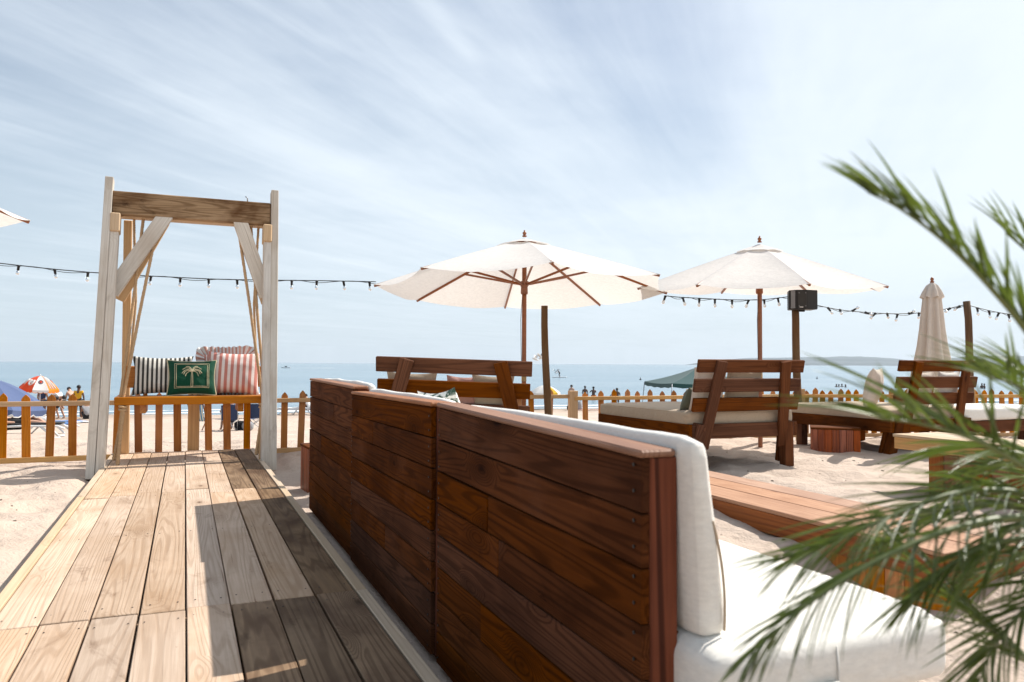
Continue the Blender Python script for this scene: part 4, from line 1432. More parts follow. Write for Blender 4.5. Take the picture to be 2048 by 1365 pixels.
parasol('open cream parasol in the centre, with its wooden ribs showing underneath', b1, 2.262, 2.965, 2.10, math.pi / 2, 3.0, R(8), base_z=0.0)
b2 = P(1520, 727, 11.3)
parasol('open cream parasol on the right, above the black speaker', b2, 2.315, 2.945, 1.79, math.pi / 2, -3.6, R(2), base_z=0.0)
b0 = P(-330, 727, 6.2)
parasol('open cream parasol mostly outside the left edge, only one tip in view', V((-5.80, 6.3, 0)), 2.55, 3.09, 1.6, 0, 0, R(-2), base_z=0.0)

# closed parasol
b3 = P(1866, 727, 11.9)
s = thing('closed_parasol', 'closed cream parasol standing furled behind the right daybed', 'parasol', (b3.x, b3.y, 0), 0, None)
lathe('pole', [(0.024, -0.25), (0.024, 2.46)], M['teak'], s, 12)
lathe('finial', [(0.024, 2.47), (0.034, 2.49), (0.016, 2.50), (0.028, 2.52), (0.020, 2.545), (0.006, 2.56)], M['teak'], s, 12)
def folds(name, prof, nf, depth, mat, seed):
    n = 96
    vs, fs = [], []
    r_ = random.Random(seed)
    ph = [r_.uniform(-0.4, 0.4) for _ in range(4)]
    for i, (r0, z) in enumerate(prof):
        k = i / (len(prof) - 1)
        for j in range(n):
            a = 2 * math.pi * j / n
            w = math.cos(a * nf + ph[0] * 3 + k * 0.5 + 0.6 * math.sin(a * 2 + ph[1]))
            rr = 0.90 * r0 * (1 + depth * min(1, k * 2.5) * (abs(w) ** 0.7 * math.copysign(1, w)) + 0.06 * math.sin(a + ph[2]))
            vs.append((rr * math.cos(a), rr * math.sin(a), z + (0.02 * w if i == len(prof) - 1 else 0)))
    for i in range(len(prof) - 1):
        for j in range(n):
            j2 = (j + 1) % n
            fs.append((i * n + j, i * n + j2, (i + 1) * n + j2, (i + 1) * n + j))
    return obj(name, mesh_from(name, vs, fs, mat, True), s)
folds('furled_canopy', [(0.045, 2.44), (0.10, 2.36), (0.13, 2.22), (0.145, 2.0), (0.165, 1.75), (0.195, 1.5), (0.23, 1.3), (0.26, 1.14), (0.275, 1.02)], 8, 0.24, M['closed'], 3)
folds('vent_cap', [(0.03, 2.47), (0.085, 2.43), (0.135, 2.34), (0.172, 2.235)], 8, 0.16, M['closed'], 5)


# ------------------------------------------------------------------ round posts, festoon lights, speaker
def post(label, foot, top, r0, r1, seed):
    s = thing('light_post', label, 'post', (foot.x, foot.y, foot.z), 0, 'rough round posts that carry the festoon lights')
    pts = []
    for i in range(9):
        k = i / 8
        p = (top - foot) * k
        p += V((0.012 * math.sin(seed + k * 5), 0.01 * math.cos(seed * 2 + k * 4), 0)) * (0 if i in (0, 8) else 1)
        pts.append(p)
    geo = tube_geo(pts, [r0 + (r1 - r0) * i / 8 for i in range(9)], 14)
    # mesh X must run up the post for the grain: rotate the data
    vs = [(v.z, v.x, v.y) for v in (V(x) for x in geo[0])]
    m = Matrix(((0, 1, 0, 0), (0, 0, 1, 0), (1, 0, 0, 0), (0, 0, 0, 1)))
    o = obj('shaft', mesh_from('shaft', vs, geo[1], M['pole'], True), s, m)
    return s
ft1, tp1 = P(1099, 900, 11.4), P(1089, 612, 11.4)
ft1 = V((ft1.x, ft1.y, -0.25))
post('leaning round post at the fence beside the centre parasol pole', ft1, tp1, 0.060, 0.048, 1)
tp2 = P(1590, 600, 12.1); ft2 = P(1601, 882, 12.1)
post('round post under the black speaker', V((ft2.x, ft2.y, ft2.z - 0.2)), tp2, 0.062, 0.055, 2)
tp3 = P(1933, 603, 12.3); ft3 = P(1948, 880, 12.3)
post('square topped round post at the right behind the palm and right daybed', V((ft3.x, ft3.y, ft3.z - 0.2)), tp3, 0.058, 0.052, 3)

sock_vs, sock_fs = lathe_geo([(0.012, 0.006), (0.024, 0.0), (0.024, -0.018), (0.019, -0.024), (0.019, -0.075), (0.014, -0.078)], 10)
SOCK = mesh_from('socket', sock_vs, sock_fs, M['black'], True)
bv, bf = lathe_geo([(0.010, -0.078), (0.020, -0.092), (0.027, -0.112), (0.026, -0.130), (0.016, -0.146), (0.004, -0.151)], 10)
BULB = mesh_from('bulb', bv, bf, M['bulb'], True)
def festoon(label, pts, bulbs, seed, wild=8, both=False):
    """pts: cable points; bulbs: parameters 0..len-1 along it"""
    r_ = random.Random(seed)
    s = thing('festoon_lights', label, 'string lights', pts[0], 0, 'strings of festoon bulbs between the posts')
    loc = [p - pts[0] for p in pts]
    fine = []
    for i in range(len(loc) - 1):
        p0_, p1_, p2_, p3_ = loc[max(i - 1, 0)], loc[i], loc[i + 1], loc[min(i + 2, len(loc) - 1)]
        for k in range(6):
            u = k / 6
            fine.append(0.5 * ((2 * p1_) + (p2_ - p0_) * u + (2 * p0_ - 5 * p1_ + 4 * p2_ - p3_) * u * u + (3 * p1_ - p0_ - 3 * p2_ + p3_) * u ** 3))
    fine.append(loc[-1])
    tube('cable', fine, 0.0065, M['black'], s, 6)
    tube('cable', [p + V((0, 0.01, 0.018 * math.sin(i * 0.9) - 0.012)) for i, p in enumerate(fine)], 0.0045, M['black'], s, 5)
    for bpar in bulbs:
        i = min(int(bpar * 6), len(fine) - 2)
        p = fine[i].lerp(fine[i + 1], bpar * 6 - i)
        a = r_.uniform(-wild, wild) * (1 if r_.random() < 0.7 else 2.2)
        mw = Matrix.Translation(p) @ Matrix.Rotation(R(a), 4, 'Y') @ Matrix.Rotation(R(r_.uniform(-wild, wild)), 4, 'X') @ Matrix.Scale(0.85, 4)
        k = obj('socket', SOCK, s, mw)
        obj('bulb', BULB, k)
    return s
def par(pxs, bx):
    """cable parameter at pixel column bx"""
    for i in range(len(pxs) - 1):
        if pxs[i] <= bx <= pxs[i + 1]:
            return i + (bx - pxs[i]) / (pxs[i + 1] - pxs[i])
    return 0
def string(label, pix, D0, D1, bpx, seed, wild):
    pxs = [a for a, b_ in pix]
    x0, x1 = pxs[0], pxs[-1]
    pts = []
    for a, b_ in pix:
        k = (a - x0) / (x1 - x0)
        D = 1 / ((1 - k) / D0 + k / D1)
        pts.append(P(a, b_, D))
    return festoon(label, pts, [par(pxs, b_) for b_ in bpx], seed, wild)
string('festoon lights running from the left edge behind the swing to the centre parasol',
       [(-150, 508), (-60, 520), (0, 527), (110, 539), (220, 548), (330, 554), (440, 559), (560, 561), (650, 562), (752, 564)],
       10.2, 10.9, [-90, -27, 41, 109, 176, 240, 302, 361, 418, 474, 529, 582, 634, 684, 733], 1, 6)
string('festoon lights between the two open parasols and the speaker',
       [(1329, 592), (1360, 595), (1400, 597), (1460, 600), (1520, 600), (1560, 596), (1590, 592)],
       11.3, 12.1, [1332, 1366, 1399, 1431, 1464, 1496, 1527, 1555], 2, 10)
string('festoon lights between the speaker and the post at the right',
       [(1590, 600), (1634, 611), (1680, 620), (1730, 625), (1790, 628), (1840, 626), (1890, 619), (1929, 610)],
       12.1, 12.3, [1656, 1680, 1705, 1730, 1752, 1774, 1795, 1817, 1838, 1860, 1899, 1917], 3, 60)
string('festoon lights right of the last post, running out behind the palm',
       [(1937, 611), (1980, 622), (2020, 629), (2060, 634), (2120, 636), (2200, 630)],
       12.3, 12.0, [1957, 1978, 1998, 2017, 2036, 2056, 2080], 4, 12)

# speaker on the middle post
c = P(1603, 601, 11.97)
s = thing('speaker', 'black loudspeaker fixed to the top of the round post', 'speaker', c, R(-2))
w, h, d = 0.215, 0.148, 0.17
outl = [(-w, -d * 0.35), (-w + 0.09, -d), (0.03, -d), (w, -d * 0.55), (w - 0.02, d), (-w + 0.05, d)]
vs = [(x, y, -h) for x, y in outl] + [(x, y, h) for x, y in outl]
n = 6
fs = [tuple(range(n))[::-1], tuple(range(n, 12))] + [(i, (i + 1) % n, n + (i + 1) % n, n + i) for i in range(n)]
bm = bmesh.new()
bvs = [bm.verts.new(v) for v in vs]
for f in fs: bm.faces.new([bvs[i] for i in f])
bmesh.ops.bevel(bm, geom=bm.edges[:] , offset=0.008, segments=2, affect='EDGES')
me = bpy.data.meshes.new('cabinet'); bm.to_mesh(me); bm.free(); me.materials.append(M['black'])
obj('cabinet', me, s)
board('grille', (-w + 0.10, -d - 0.004, 0), (0.02, -d - 0.004, 0), 0.25, 0.01, (0, -1, 0), plain('speaker_grille', (0.03, 0.03, 0.03), 0.7), s)
board('side_panel', (-w + 0.02, -d * 0.62, 0), (-w + 0.07, -d * 0.88, 0), 0.27, 0.008, (-0.6, -0.8, 0), M['grey'], s)
for i in range(4):
    obj('grille_bolt', mesh_from('grille_bolt', *lathe_geo([(0.008, 0), (0.006, 0.006)], 8), M['grey']), s, Matrix.Translation((-w + 0.12 + 0.10 * (i % 2) * 1.0, -d - 0.009, 0.10 - 0.2 * (i // 2))) @ Matrix.Rotation(R(90), 4, 'X'))
board('badge', (-0.09, -d - 0.010, -0.118), (-0.035, -d - 0.010, -0.118), 0.012, 0.003, (0, -1, 0), M['metal'], s)
board('bracket', (0, 0, -h - 0.03), (0, 0, -h + 0.004), 0.09, 0.05, (0, 1, 0), M['black'], s)


# ------------------------------------------------------------------ people on the beach and in the water
STAND = dict(pelvis=(0, 0, 0.94), belly=(0, 0.0, 1.10), chest=(0, -0.01, 1.28), neck=(0, 0.0, 1.47), head=(0, 0.02, 1.57), crown=(0, 0.02, 1.68),
             shl=(-0.18, 0, 1.39), ell=(-0.25, 0.0, 1.12), hal=(-0.24, 0.10, 0.90), fil=(-0.235, 0.14, 0.80),
             shr=(0.18, 0, 1.39), elr=(0.25, 0.0, 1.12), har=(0.24, 0.10, 0.90), fir=(0.235, 0.14, 0.80),
             hil=(-0.10, 0, 0.88), knl=(-0.11, 0.03, 0.49), anl=(-0.11, 0.0, 0.09), tol=(-0.13, 0.16, 0.035),
             hir=(0.10, 0, 0.88), knr=(0.11, 0.03, 0.49), anr=(0.11, 0.0, 0.09), tor=(0.13, 0.16, 0.035))
RAD = dict(pelvis=0.135, belly=0.125, chest=0.145, neck=0.058, head=0.088, crown=0.072, sh=0.066, el=0.044, ha=0.034, fi=0.022, hi=0.095, kn=0.062, an=0.042, to=0.034)
BONES = [('pelvis', 'belly'), ('belly', 'chest'), ('chest', 'neck'), ('neck', 'head'), ('head', 'crown')] + \
        [b_ for k in 'lr' for b_ in (('chest', 'sh' + k), ('sh' + k, 'el' + k), ('el' + k, 'ha' + k), ('ha' + k, 'fi' + k), ('pelvis', 'hi' + k), ('hi' + k, 'kn' + k), ('kn' + k, 'an' + k), ('an' + k, 'to' + k))]

def rad(j):
    return RAD[j] if j in RAD else RAD[j[:-1]]

def skin_mesh(name, joints, bones, radf, mat, root, level=1):
    names = list(joints)
    me = bpy.data.meshes.new(name + '_bones')
    me.from_pydata([joints[n] for n in names], [(names.index(a), names.index(b_)) for a, b_ in bones], [])
    o = bpy.data.objects.new(name + '_bones', me)
    COL.objects.link(o)
    md = o.modifiers.new('skin', 'SKIN')
    md.use_smooth_shade = True
    for i, n in enumerate(names):
        sv = me.skin_vertices[0].data[i]
        r0 = radf(n)
        sv.radius = (r0, r0) if not isinstance(r0, tuple) else r0
        sv.use_root = (n == root)
    sb = o.modifiers.new('sub', 'SUBSURF')
    sb.levels = sb.render_levels = level
    dg = bpy.context.evaluated_depsgraph_get()
    out_ = bpy.data.meshes.new_from_object(o.evaluated_get(dg))
    out_.name = name
    out_.materials.clear()
    out_.materials.append(mat)
    bpy.data.objects.remove(o)
    bpy.data.meshes.remove(me)
    return out_

def person(label, loc, yaw, pose, skin='skin', shirt=None, shorts=None, hat=None, rotx=0.0, group='people on the beach and in the sea'):
    J = dict(STAND)
    J.update(pose)
    s = thing('person', label, 'person', loc, yaw, group)
    obj('body', skin_mesh('body', J, BONES, rad, M[skin], 'pelvis', 2), s)
    up = V(J['crown']) - V(J['head'])
    hc = V(J['head']).lerp(V(J['crown']), 0.55)
    fw = V((0, 1, 0)) if abs(up.normalized().y) < 0.8 else V((0, 0, -1))
    vs, fs = lathe_geo([(0.102, -0.05), (0.108, 0.0), (0.098, 0.045), (0.065, 0.085), (0.02, 0.102)], 12)
    q = up.normalized().to_track_quat('Z', 'Y').to_matrix().to_4x4()
    hm = Matrix.Translation(hc - fw * 0.018 + up.normalized() * 0.01) @ q
    obj('hair' if hat is None else 'cap', mesh_from('hair', vs, fs, M['hair' if hat is None else hat], True), s, hm)
    nb = mesh_from('nose', *lathe_geo([(0.016, -0.02), (0.014, 0.0), (0.004, 0.02)], 6), M[skin], True)
    obj('nose', nb, s, Matrix.Translation(V(J['head']) + fw * 0.088 + up * 0.25))
    if shirt:
        keep = ['pelvis', 'belly', 'chest', 'shl', 'shr', 'ul', 'ur', 'nb']
        J2 = {k: J[k] for k in ('pelvis', 'belly', 'chest', 'shl', 'shr')}
        J2['ul'] = tuple(V(J['shl']).lerp(V(J['ell']), 0.45)); J2['ur'] = tuple(V(J['shr']).lerp(V(J['elr']), 0.45))
        J2['nb'] = tuple(V(J['chest']).lerp(V(J['neck']), 0.6))
        J2['pelvis'] = tuple(V(J['pelvis']).lerp(V(J['belly']), 0.1))
        b2_ = [('pelvis', 'belly'), ('belly', 'chest'), ('chest', 'nb'), ('chest', 'shl'), ('shl', 'ul'), ('chest', 'shr'), ('shr', 'ur')]
        obj('shirt', skin_mesh('shirt', J2, b2_, lambda n: {'pelvis': 0.155, 'belly': 0.148, 'chest': 0.165, 'nb': 0.085, 'shl': 0.082, 'shr': 0.082, 'ul': 0.068, 'ur': 0.068}[n], M[shirt], 'pelvis', 2), s)
    if shorts:
        J3 = {k: J[k] for k in ('pelvis', 'hil', 'hir')}
        J3['kl'] = tuple(V(J['hil']).lerp(V(J['knl']), 0.85)); J3['kr'] = tuple(V(J['hir']).lerp(V(J['knr']), 0.85))
        obj('shorts', skin_mesh('shorts', J3, [('pelvis', 'hil'), ('hil', 'kl'), ('pelvis', 'hir'), ('hir', 'kr')], lambda n: {'pelvis': 0.15, 'hil': 0.118, 'hir': 0.118, 'kl': 0.088, 'kr': 0.088}[n], M[shorts], 'pelvis', 2), s)
    return s

BEND = dict(belly=(0, 0.10, 1.04), chest=(0, 0.30, 1.12), neck=(0, 0.48, 1.15), head=(0, 0.58, 1.15), crown=(0, 0.68, 1.12),
            shl=(-0.18, 0.40, 1.10), ell=(-0.20, 0.45, 0.83), hal=(-0.14, 0.58, 0.62), fil=(-0.12, 0.62, 0.54),
            shr=(0.18, 0.40, 1.10), elr=(0.20, 0.45, 0.83), har=(0.14, 0.58, 0.62), fir=(0.12, 0.62, 0.54))
LEAN = dict(belly=(0, 0.06, 1.08), chest=(0, 0.16, 1.23), neck=(0, 0.26, 1.40), head=(0, 0.32, 1.48), crown=(0, 0.40, 1.56),
            shl=(-0.18, 0.20, 1.33), ell=(-0.21, 0.26, 1.06), hal=(-0.12, 0.42, 0.92), fil=(-0.09, 0.50, 0.88),
            shr=(0.18, 0.20, 1.33), elr=(0.21, 0.26, 1.06), har=(0.12, 0.42, 0.92), fir=(0.09, 0.50, 0.88),
            knl=(-0.12, 0.12, 0.49), anl=(-0.12, -0.05, 0.09), tol=(-0.13, 0.10, 0.035), knr=(0.12, 0.05, 0.49), anr=(0.12, -0.16, 0.09), tor=(0.13, 0.0, 0.035))
SITG = dict(pelvis=(0, 0, 0.13), belly=(0, 0.02, 0.30), chest=(0, 0.09, 0.48), neck=(0, 0.16, 0.66), head=(0, 0.21, 0.75), crown=(0, 0.25, 0.85),
            shl=(-0.18, 0.12, 0.58), ell=(-0.22, 0.24, 0.36), hal=(-0.13, 0.42, 0.40), fil=(-0.09, 0.50, 0.40),
            shr=(0.18, 0.12, 0.58), elr=(0.22, 0.24, 0.36), har=(0.13, 0.42, 0.40), fir=(0.09, 0.50, 0.40),
            hil=(-0.10, 0.04, 0.12), knl=(-0.16, 0.42, 0.42), anl=(-0.12, 0.62, 0.08), tol=(-0.12, 0.76, 0.04),
            hir=(0.10, 0.04, 0.12), knr=(0.16, 0.42, 0.42), anr=(0.12, 0.62, 0.08), tor=(0.12, 0.76, 0.04))
CHAIRP = dict(pelvis=(0, 0, 0.50), belly=(0, -0.04, 0.66), chest=(0, -0.09, 0.86), neck=(0, -0.08, 1.04), head=(0, -0.03, 1.13), crown=(0, 0.0, 1.24),
              shl=(-0.18, -0.08, 0.96), ell=(-0.28, 0.05, 0.74), hal=(-0.27, 0.28, 0.72), fil=(-0.26, 0.38, 0.71),
              shr=(0.18, -0.08, 0.96), elr=(0.28, 0.05, 0.74), har=(0.27, 0.28, 0.72), fir=(0.26, 0.38, 0.71),
              hil=(-0.11, 0.04, 0.48), knl=(-0.20, 0.46, 0.54), anl=(-0.24, 0.52, 0.10), tol=(-0.28, 0.66, 0.04),
              hir=(0.11, 0.04, 0.48), knr=(0.18, 0.48, 0.52), anr=(0.12, 0.62, 0.10), tor=(0.12, 0.76, 0.04))
LIE = dict(pelvis=(0, 0, 0.36), belly=(0, -0.17, 0.42), chest=(0, -0.34, 0.52), neck=(0, -0.50, 0.64), head=(0, -0.58, 0.70), crown=(0, -0.66, 0.77),
           shl=(-0.18, -0.42, 0.58), ell=(-0.26, -0.22, 0.42), hal=(-0.22, 0.02, 0.40), fil=(-0.20, 0.10, 0.40),
           shr=(0.18, -0.42, 0.58), elr=(0.26, -0.22, 0.42), har=(0.22, 0.02, 0.40), fir=(0.20, 0.10, 0.40),
           hil=(-0.10, 0.05, 0.36), knl=(-0.11, 0.42, 0.55), anl=(-0.11, 0.70, 0.34), tol=(-0.11, 0.84, 0.36),
           hir=(0.10, 0.05, 0.36), knr=(0.11, 0.45, 0.40), anr=(0.11, 0.84, 0.34), tor=(0.11, 0.96, 0.38))
ARMSUP = dict(ell=(-0.30, 0.12, 1.22), hal=(-0.12, 0.24, 1.30), fil=(-0.05, 0.26, 1.34), elr=(0.30, 0.12, 1.22), har=(0.12, 0.24, 1.30), fir=(0.05, 0.26, 1.34))
ARMOUT = dict(elr=(0.40, 0.0, 1.22), har=(0.58, 0.02, 1.05), fir=(0.64, 0.03, 0.98), ell=(-0.26, 0.10, 1.14), hal=(-0.12, 0.20, 1.20), fil=(-0.06, 0.22, 1.22))

def on_ground(px, D, dz=0.0):
    p = P(px, 800, D)
    return V((p.x, p.y, gz(p.x, p.y) + dz))

person('person in a yellow vest standing at the water with their back to the camera', on_ground(157, 41), R(10), dict(STAND), 'skin3', 'yellow', 'blackcloth')
person('person in a white vest and dark shorts leaning forward under the red parasol', on_ground(121, 40), R(75), dict(LEAN), 'skin', 'whitecloth', 'blackcloth')
person('person in a black shirt bending over under the red parasol', on_ground(100, 39), R(-80), dict(BEND), 'skin', 'blackcloth', 'navy')
person('person in a navy shirt and trousers standing behind the red parasol pole', on_ground(85, 40), R(0), dict(STAND), 'skin', 'navy', 'navy')
person('person in a grey shirt sitting on the sand by the water', on_ground(175, 40), R(40), dict(SITG), 'skin', 'greycloth', 'blackcloth')
person('bare backed person in a dark hat standing beside the yellow vest', on_ground(145, 42), R(60), dict(LEAN), 'skin2', None, 'blackcloth', 'blackcloth')
person('person lying on the white lounger in the shade of the blue parasol', on_ground(26, 19.5, 0.02), R(-70), dict(LIE), 'skin2', None, 'blackcloth')
person('person with bare legs sitting in the blue folding chair', on_ground(458, 29), R(22), dict(CHAIRP), 'skin', 'navy', 'blackcloth', 'blackcloth')
person('person in a dark sun hat sitting on a white lounger right of the swing', on_ground(617, 44, 0.25), R(60), dict(SITG), 'skin2', 'whitecloth', 'blackcloth', 'blackcloth')
WZ = SEA_Z - 0.05
def in_water(px, D, depth):
    p = P(px, 780, D)
    return V((p.x, p.y, WZ - depth))
person('left one of two people standing waist deep in the sea', in_water(1170, 70, 0.62), R(-20), dict(STAND), 'skin3')
person('right one of two people standing waist deep in the sea, in an orange garment', in_water(1187, 68, 0.62), R(20), dict(ARMSUP), 'skin3', None, 'orangecloth')
person('person wading in the sea with one arm held out', in_water(1234, 62, 0.55), R(170), dict(ARMOUT), 'skin3')
person('person standing at the edge of the sea behind the fence pickets', in_water(1143, 60, 0.10), R(0), {k: tuple(c_ * 0.9 for c_ in v) for k, v in STAND.items()}, 'skin2', None, 'blackcloth')
person('distant swimmer just inside the left edge of the swing post', in_water(197, 60, 0.95), R(0), dict(STAND), 'skin3')
person('person in a blue top standing in the sea next to the left swing post', in_water(190, 50, 0.90), R(0), dict(STAND), 'skin', 'blue')
for i, (px, D, lab) in enumerate([(1673, 108, 'leftmost head of the row of distant swimmers'), (1678, 107, 'second head of the row of distant swimmers'), (1684, 109, 'third head of the row of distant swimmers'), (1691, 106, 'rightmost head of the row of distant swimmers')]):
    person(lab, in_water(px, D, 1.28), R(i * 70), dict(STAND), 'skin3', group='row of distant swimmers')
for i, (px, D, lab) in enumerate([(1964, 104, 'left one of two swimmers beyond the teal beach tent'), (1969, 103, 'right one of two swimmers beyond the teal beach tent')]):
    person(lab, in_water(px, D, 1.0), R(i * 70), dict(STAND), 'skin3', group='swimmers beyond the teal tent')


# ------------------------------------------------------------------ beach parasols, tents, chairs
def beach_parasol(label, foot, rim, apex, Rr, mats, tilt=0, tdir=0.0, yaw=0.0, valance=0.12, vmat=None, pole='metal'):
    s = thing('beach_parasol', label, 'parasol', foot, 0, 'beach parasols on the sand')
    zr, za = rim - foot.z, apex - foot.z
    tube('pole', [(0, 0, -0.2), (0, 0, za)], 0.02, M[pole], s, 8)
    T = Matrix.Translation((0, 0, za)) @ Matrix.Rotation(R(tilt), 4, V((-math.sin(tdir), math.cos(tdir), 0))) @ Matrix.Rotation(yaw, 4, 'Z')
    drop = za - zr
    h = math.pi / 8
    cache = {}
    def pt(k, f):
        return V((k * Rr * math.cos(h) - (1 - f * f) * 0.03 * k * Rr, k * Rr * math.sin(h) * f, -drop * k ** 1.7 - (1 - f * f) * 0.02 * k * Rr))
    for i in range(8):
        mt = mats[i % len(mats)]
        if mt not in cache:
            vs = [pt(a / 6, -1 + b_ / 3) for a in range(7) for b_ in range(7)]
            fs = [(a * 7 + b_, a * 7 + b_ + 1, a * 7 + b_ + 8, a * 7 + b_ + 7) for a in range(6) for b_ in range(6)]
            cp = mesh_from('canopy_panel', vs, fs, M[mt], True)
            vt = [pt(1, -1 + b_ / 6) + V((0, 0, -c_ * valance * (1 - 0.35 * (b_ % 4 == 0)))) for c_ in (0, 1) for b_ in range(13)]
            vp = mesh_from('valance', vt, [(b_, b_ + 1, b_ + 14, b_ + 13) for b_ in range(12)], M[mt], False)
            tr_ = mesh_from('trim', *tube_geo([v + V((0.004, 0, 0)) for v in vt[13:]], 0.012, 5), M[vmat]) if vmat else None
            cache[mt] = (cp, vp, tr_)
        A = T @ Matrix.Rotation(math.pi / 4 * i + h, 4, 'Z')
        o = obj('canopy_panel', cache[mt][0], s, A)
        obj('valance', cache[mt][1], o)
        if vmat:
            obj('trim', cache[mt][2], o)
        obj('rib', mesh_from('rib', *tube_geo([(0.02, 0, -0.03), (Rr * 0.55, 0, -drop * 0.36 - 0.03), (Rr * 0.98, 0, -drop - 0.02)], 0.006, 5), M['steel']), s, T @ Matrix.Rotation(math.pi / 4 * i, 4, 'Z'))
    lathe('tip', [(0.03, za - 0.02), (0.03, za + 0.03), (0.008, za + 0.09)], M[pole], s, 8)
    return s, T, pt, h
g = on_ground(-22, 15.5)
beach_parasol('large periwinkle blue beach parasol with white edging behind the left fence', g, 0.47, 0.86, 1.16, ['blueparasol'], 14, 0.1, R(14), 0.13, 'whiteparasol')
g = on_ground(80, 37.5)
s, T, pt, h = beach_parasol('red, white and orange beach parasol with printed panels', g, -0.10, 0.50, 0.88, ['whiteparasol', 'orangeparasol', 'whiteparasol', 'redparasol', 'redparasol', 'redparasol', 'redparasol', 'redparasol'], 6, R(-20), R(-65 - 12), 0.14, 'orangeparasol')
# the prints on the panels: swirls on the red ones, an eye shaped mark and stripes on the white ones
def on_panel(i, pts, r0, mat, nm):
    A = T @ Matrix.Rotation(math.pi / 4 * i + h, 4, 'Z')
    v_, f_ = tube_geo([pt(k, f) + V((0, 0, 0.012)) for k, f in pts], r0, 4)
    obj(nm, mesh_from(nm, v_, f_, M[mat], True), s, A)
for i in range(8):
    nearness = i
    if i in (3, 5, 6, 7):
        on_panel(i, [(0.62 + 0.17 * math.cos(a), 0.50 * math.sin(a)) for a in [x * 0.5 - 2.3 for x in range(10)]], 0.045, 'whiteparasol', 'swirl_print')
        on_panel(i, [(0.62 + 0.07 * math.cos(a), 0.2 * math.sin(a)) for a in [x * 0.6 for x in range(11)]], 0.03, 'whiteparasol', 'swirl_print')
    elif i in (0, 2):
        on_panel(i, [(0.60 + 0.10 * math.cos(a), 0.42 * math.sin(a)) for a in [x * 0.42 for x in range(16)]], 0.018, 'navy', 'oval_print')
        on_panel(i, [(0.60 + 0.05 * math.cos(a), 0.12 * math.sin(a)) for a in [x * 0.6 for x in range(11)]], 0.03, 'redparasol', 'oval_print')
    else:
        for f in (-0.45, 0.05, 0.5):
            on_panel(i, [(0.25 + 0.7 * x / 6, f) for x in range(7)], 0.035, 'whiteparasol', 'stripe_print')
g = on_ground(490, 40)
beach_parasol('blue and white beach parasol beyond the folding chairs, under the seat', g, 0.0 - 0.55, -0.15, 0.95, ['blue', 'whiteparasol'], 0, 0, 0.2, 0.1)
g = on_ground(1090, 52)
g.z = max(g.z, SEA_Z)
beach_parasol('yellow, teal and white beach parasol behind the round post', g, SEA_Z + 1.10, SEA_Z + 1.62, 1.05, ['whiteparasol', 'yellowparasol', 'teal', 'yellowparasol', 'whiteparasol', 'whiteparasol', 'yellowparasol', 'whiteparasol'], 0, 0, 0.1, 0.22)

# pop-up tent at the far right
g = on_ground(1966, 30)
s = thing('beach_tent', 'teal domed beach tent behind the fence at the far right', 'tent', g, 0.3)
vs, fs = [], []
for i in range(13):
    a = math.pi * i / 12
    for j in range(9):
        b_ = math.pi * j / 8
        vs.append((1.05 * math.cos(a) , 0.7 * math.cos(b_) * math.sin(a) ** 0.4, 1.0 * math.sin(a) * (0.25 + 0.75 * math.sin(b_))))
for i in range(12):
    for j in range(8):
        k = i * 9 + j
        fs.append((k, k + 1, k + 10, k + 9))
obj('shell', mesh_from('shell', vs, fs, M['teal'], True), s)
tube('pole', [(1.06 * math.cos(math.pi * i / 12), 0.0, 1.02 * math.sin(math.pi * i / 12)) for i in range(13)], 0.02, M['black'], s, 5)

# green gazebo beside the middle daybed
c = P(1396, 800, 30)
zz = gz(c.x, c.y)
s = thing('gazebo', 'dark green pyramid roofed gazebo standing on the beach', 'gazebo', V((c.x, c.y, zz)), R(8))
ev, ap, hw = 0.50 - zz, 1.10 - zz, 1.62
roof = [(-hw, -hw, ev), (hw, -hw, ev), (hw, hw, ev), (-hw, hw, ev)]
vs, fs = [], []
for i in range(4):
    a, b_ = V(roof[i]), V(roof[(i + 1) % 4])
    base = len(vs)
    for k in range(7):
        for j in range(9):
            e = a.lerp(b_, j / 8)
            p = V((0, 0, ap)).lerp(e, k / 6)
            p.z -= 0.06 * math.sin(math.pi * k / 6) + 0.05 * (1 - (2 * j / 8 - 1) ** 2) * (k / 6)
            vs.append(p)
    for k in range(6):
        for j in range(8):
            q = base + k * 9 + j
            fs.append((q, q + 1, q + 10, q + 9))
obj('roof', mesh_from('roof', vs, fs, M['gazebo'], True), s)
for i in range(4):
    a, b_ = V(roof[i]), V(roof[(i + 1) % 4])
    pts_ = [a.lerp(b_, j / 8) - V((0, 0, 0.05 * (1 - (2 * j / 8 - 1) ** 2))) for j in range(9)]
    vv = [p + V((0, 0, 0.005)) for p in pts_] + [p - V((0, 0, 0.13 + 0.03 * (j % 2))) for j, p in enumerate(pts_)]
    obj('valance', mesh_from('valance', vv, [(j, j + 1, j + 10, j + 9) for j in range(8)], M['gazebo']), s)
    tube('leg', [V((roof[i][0], roof[i][1], ev - 0.02)), V((roof[i][0] * 1.09, roof[i][1] * 1.09, -0.1))], 0.018, M['steel'], s, 6)

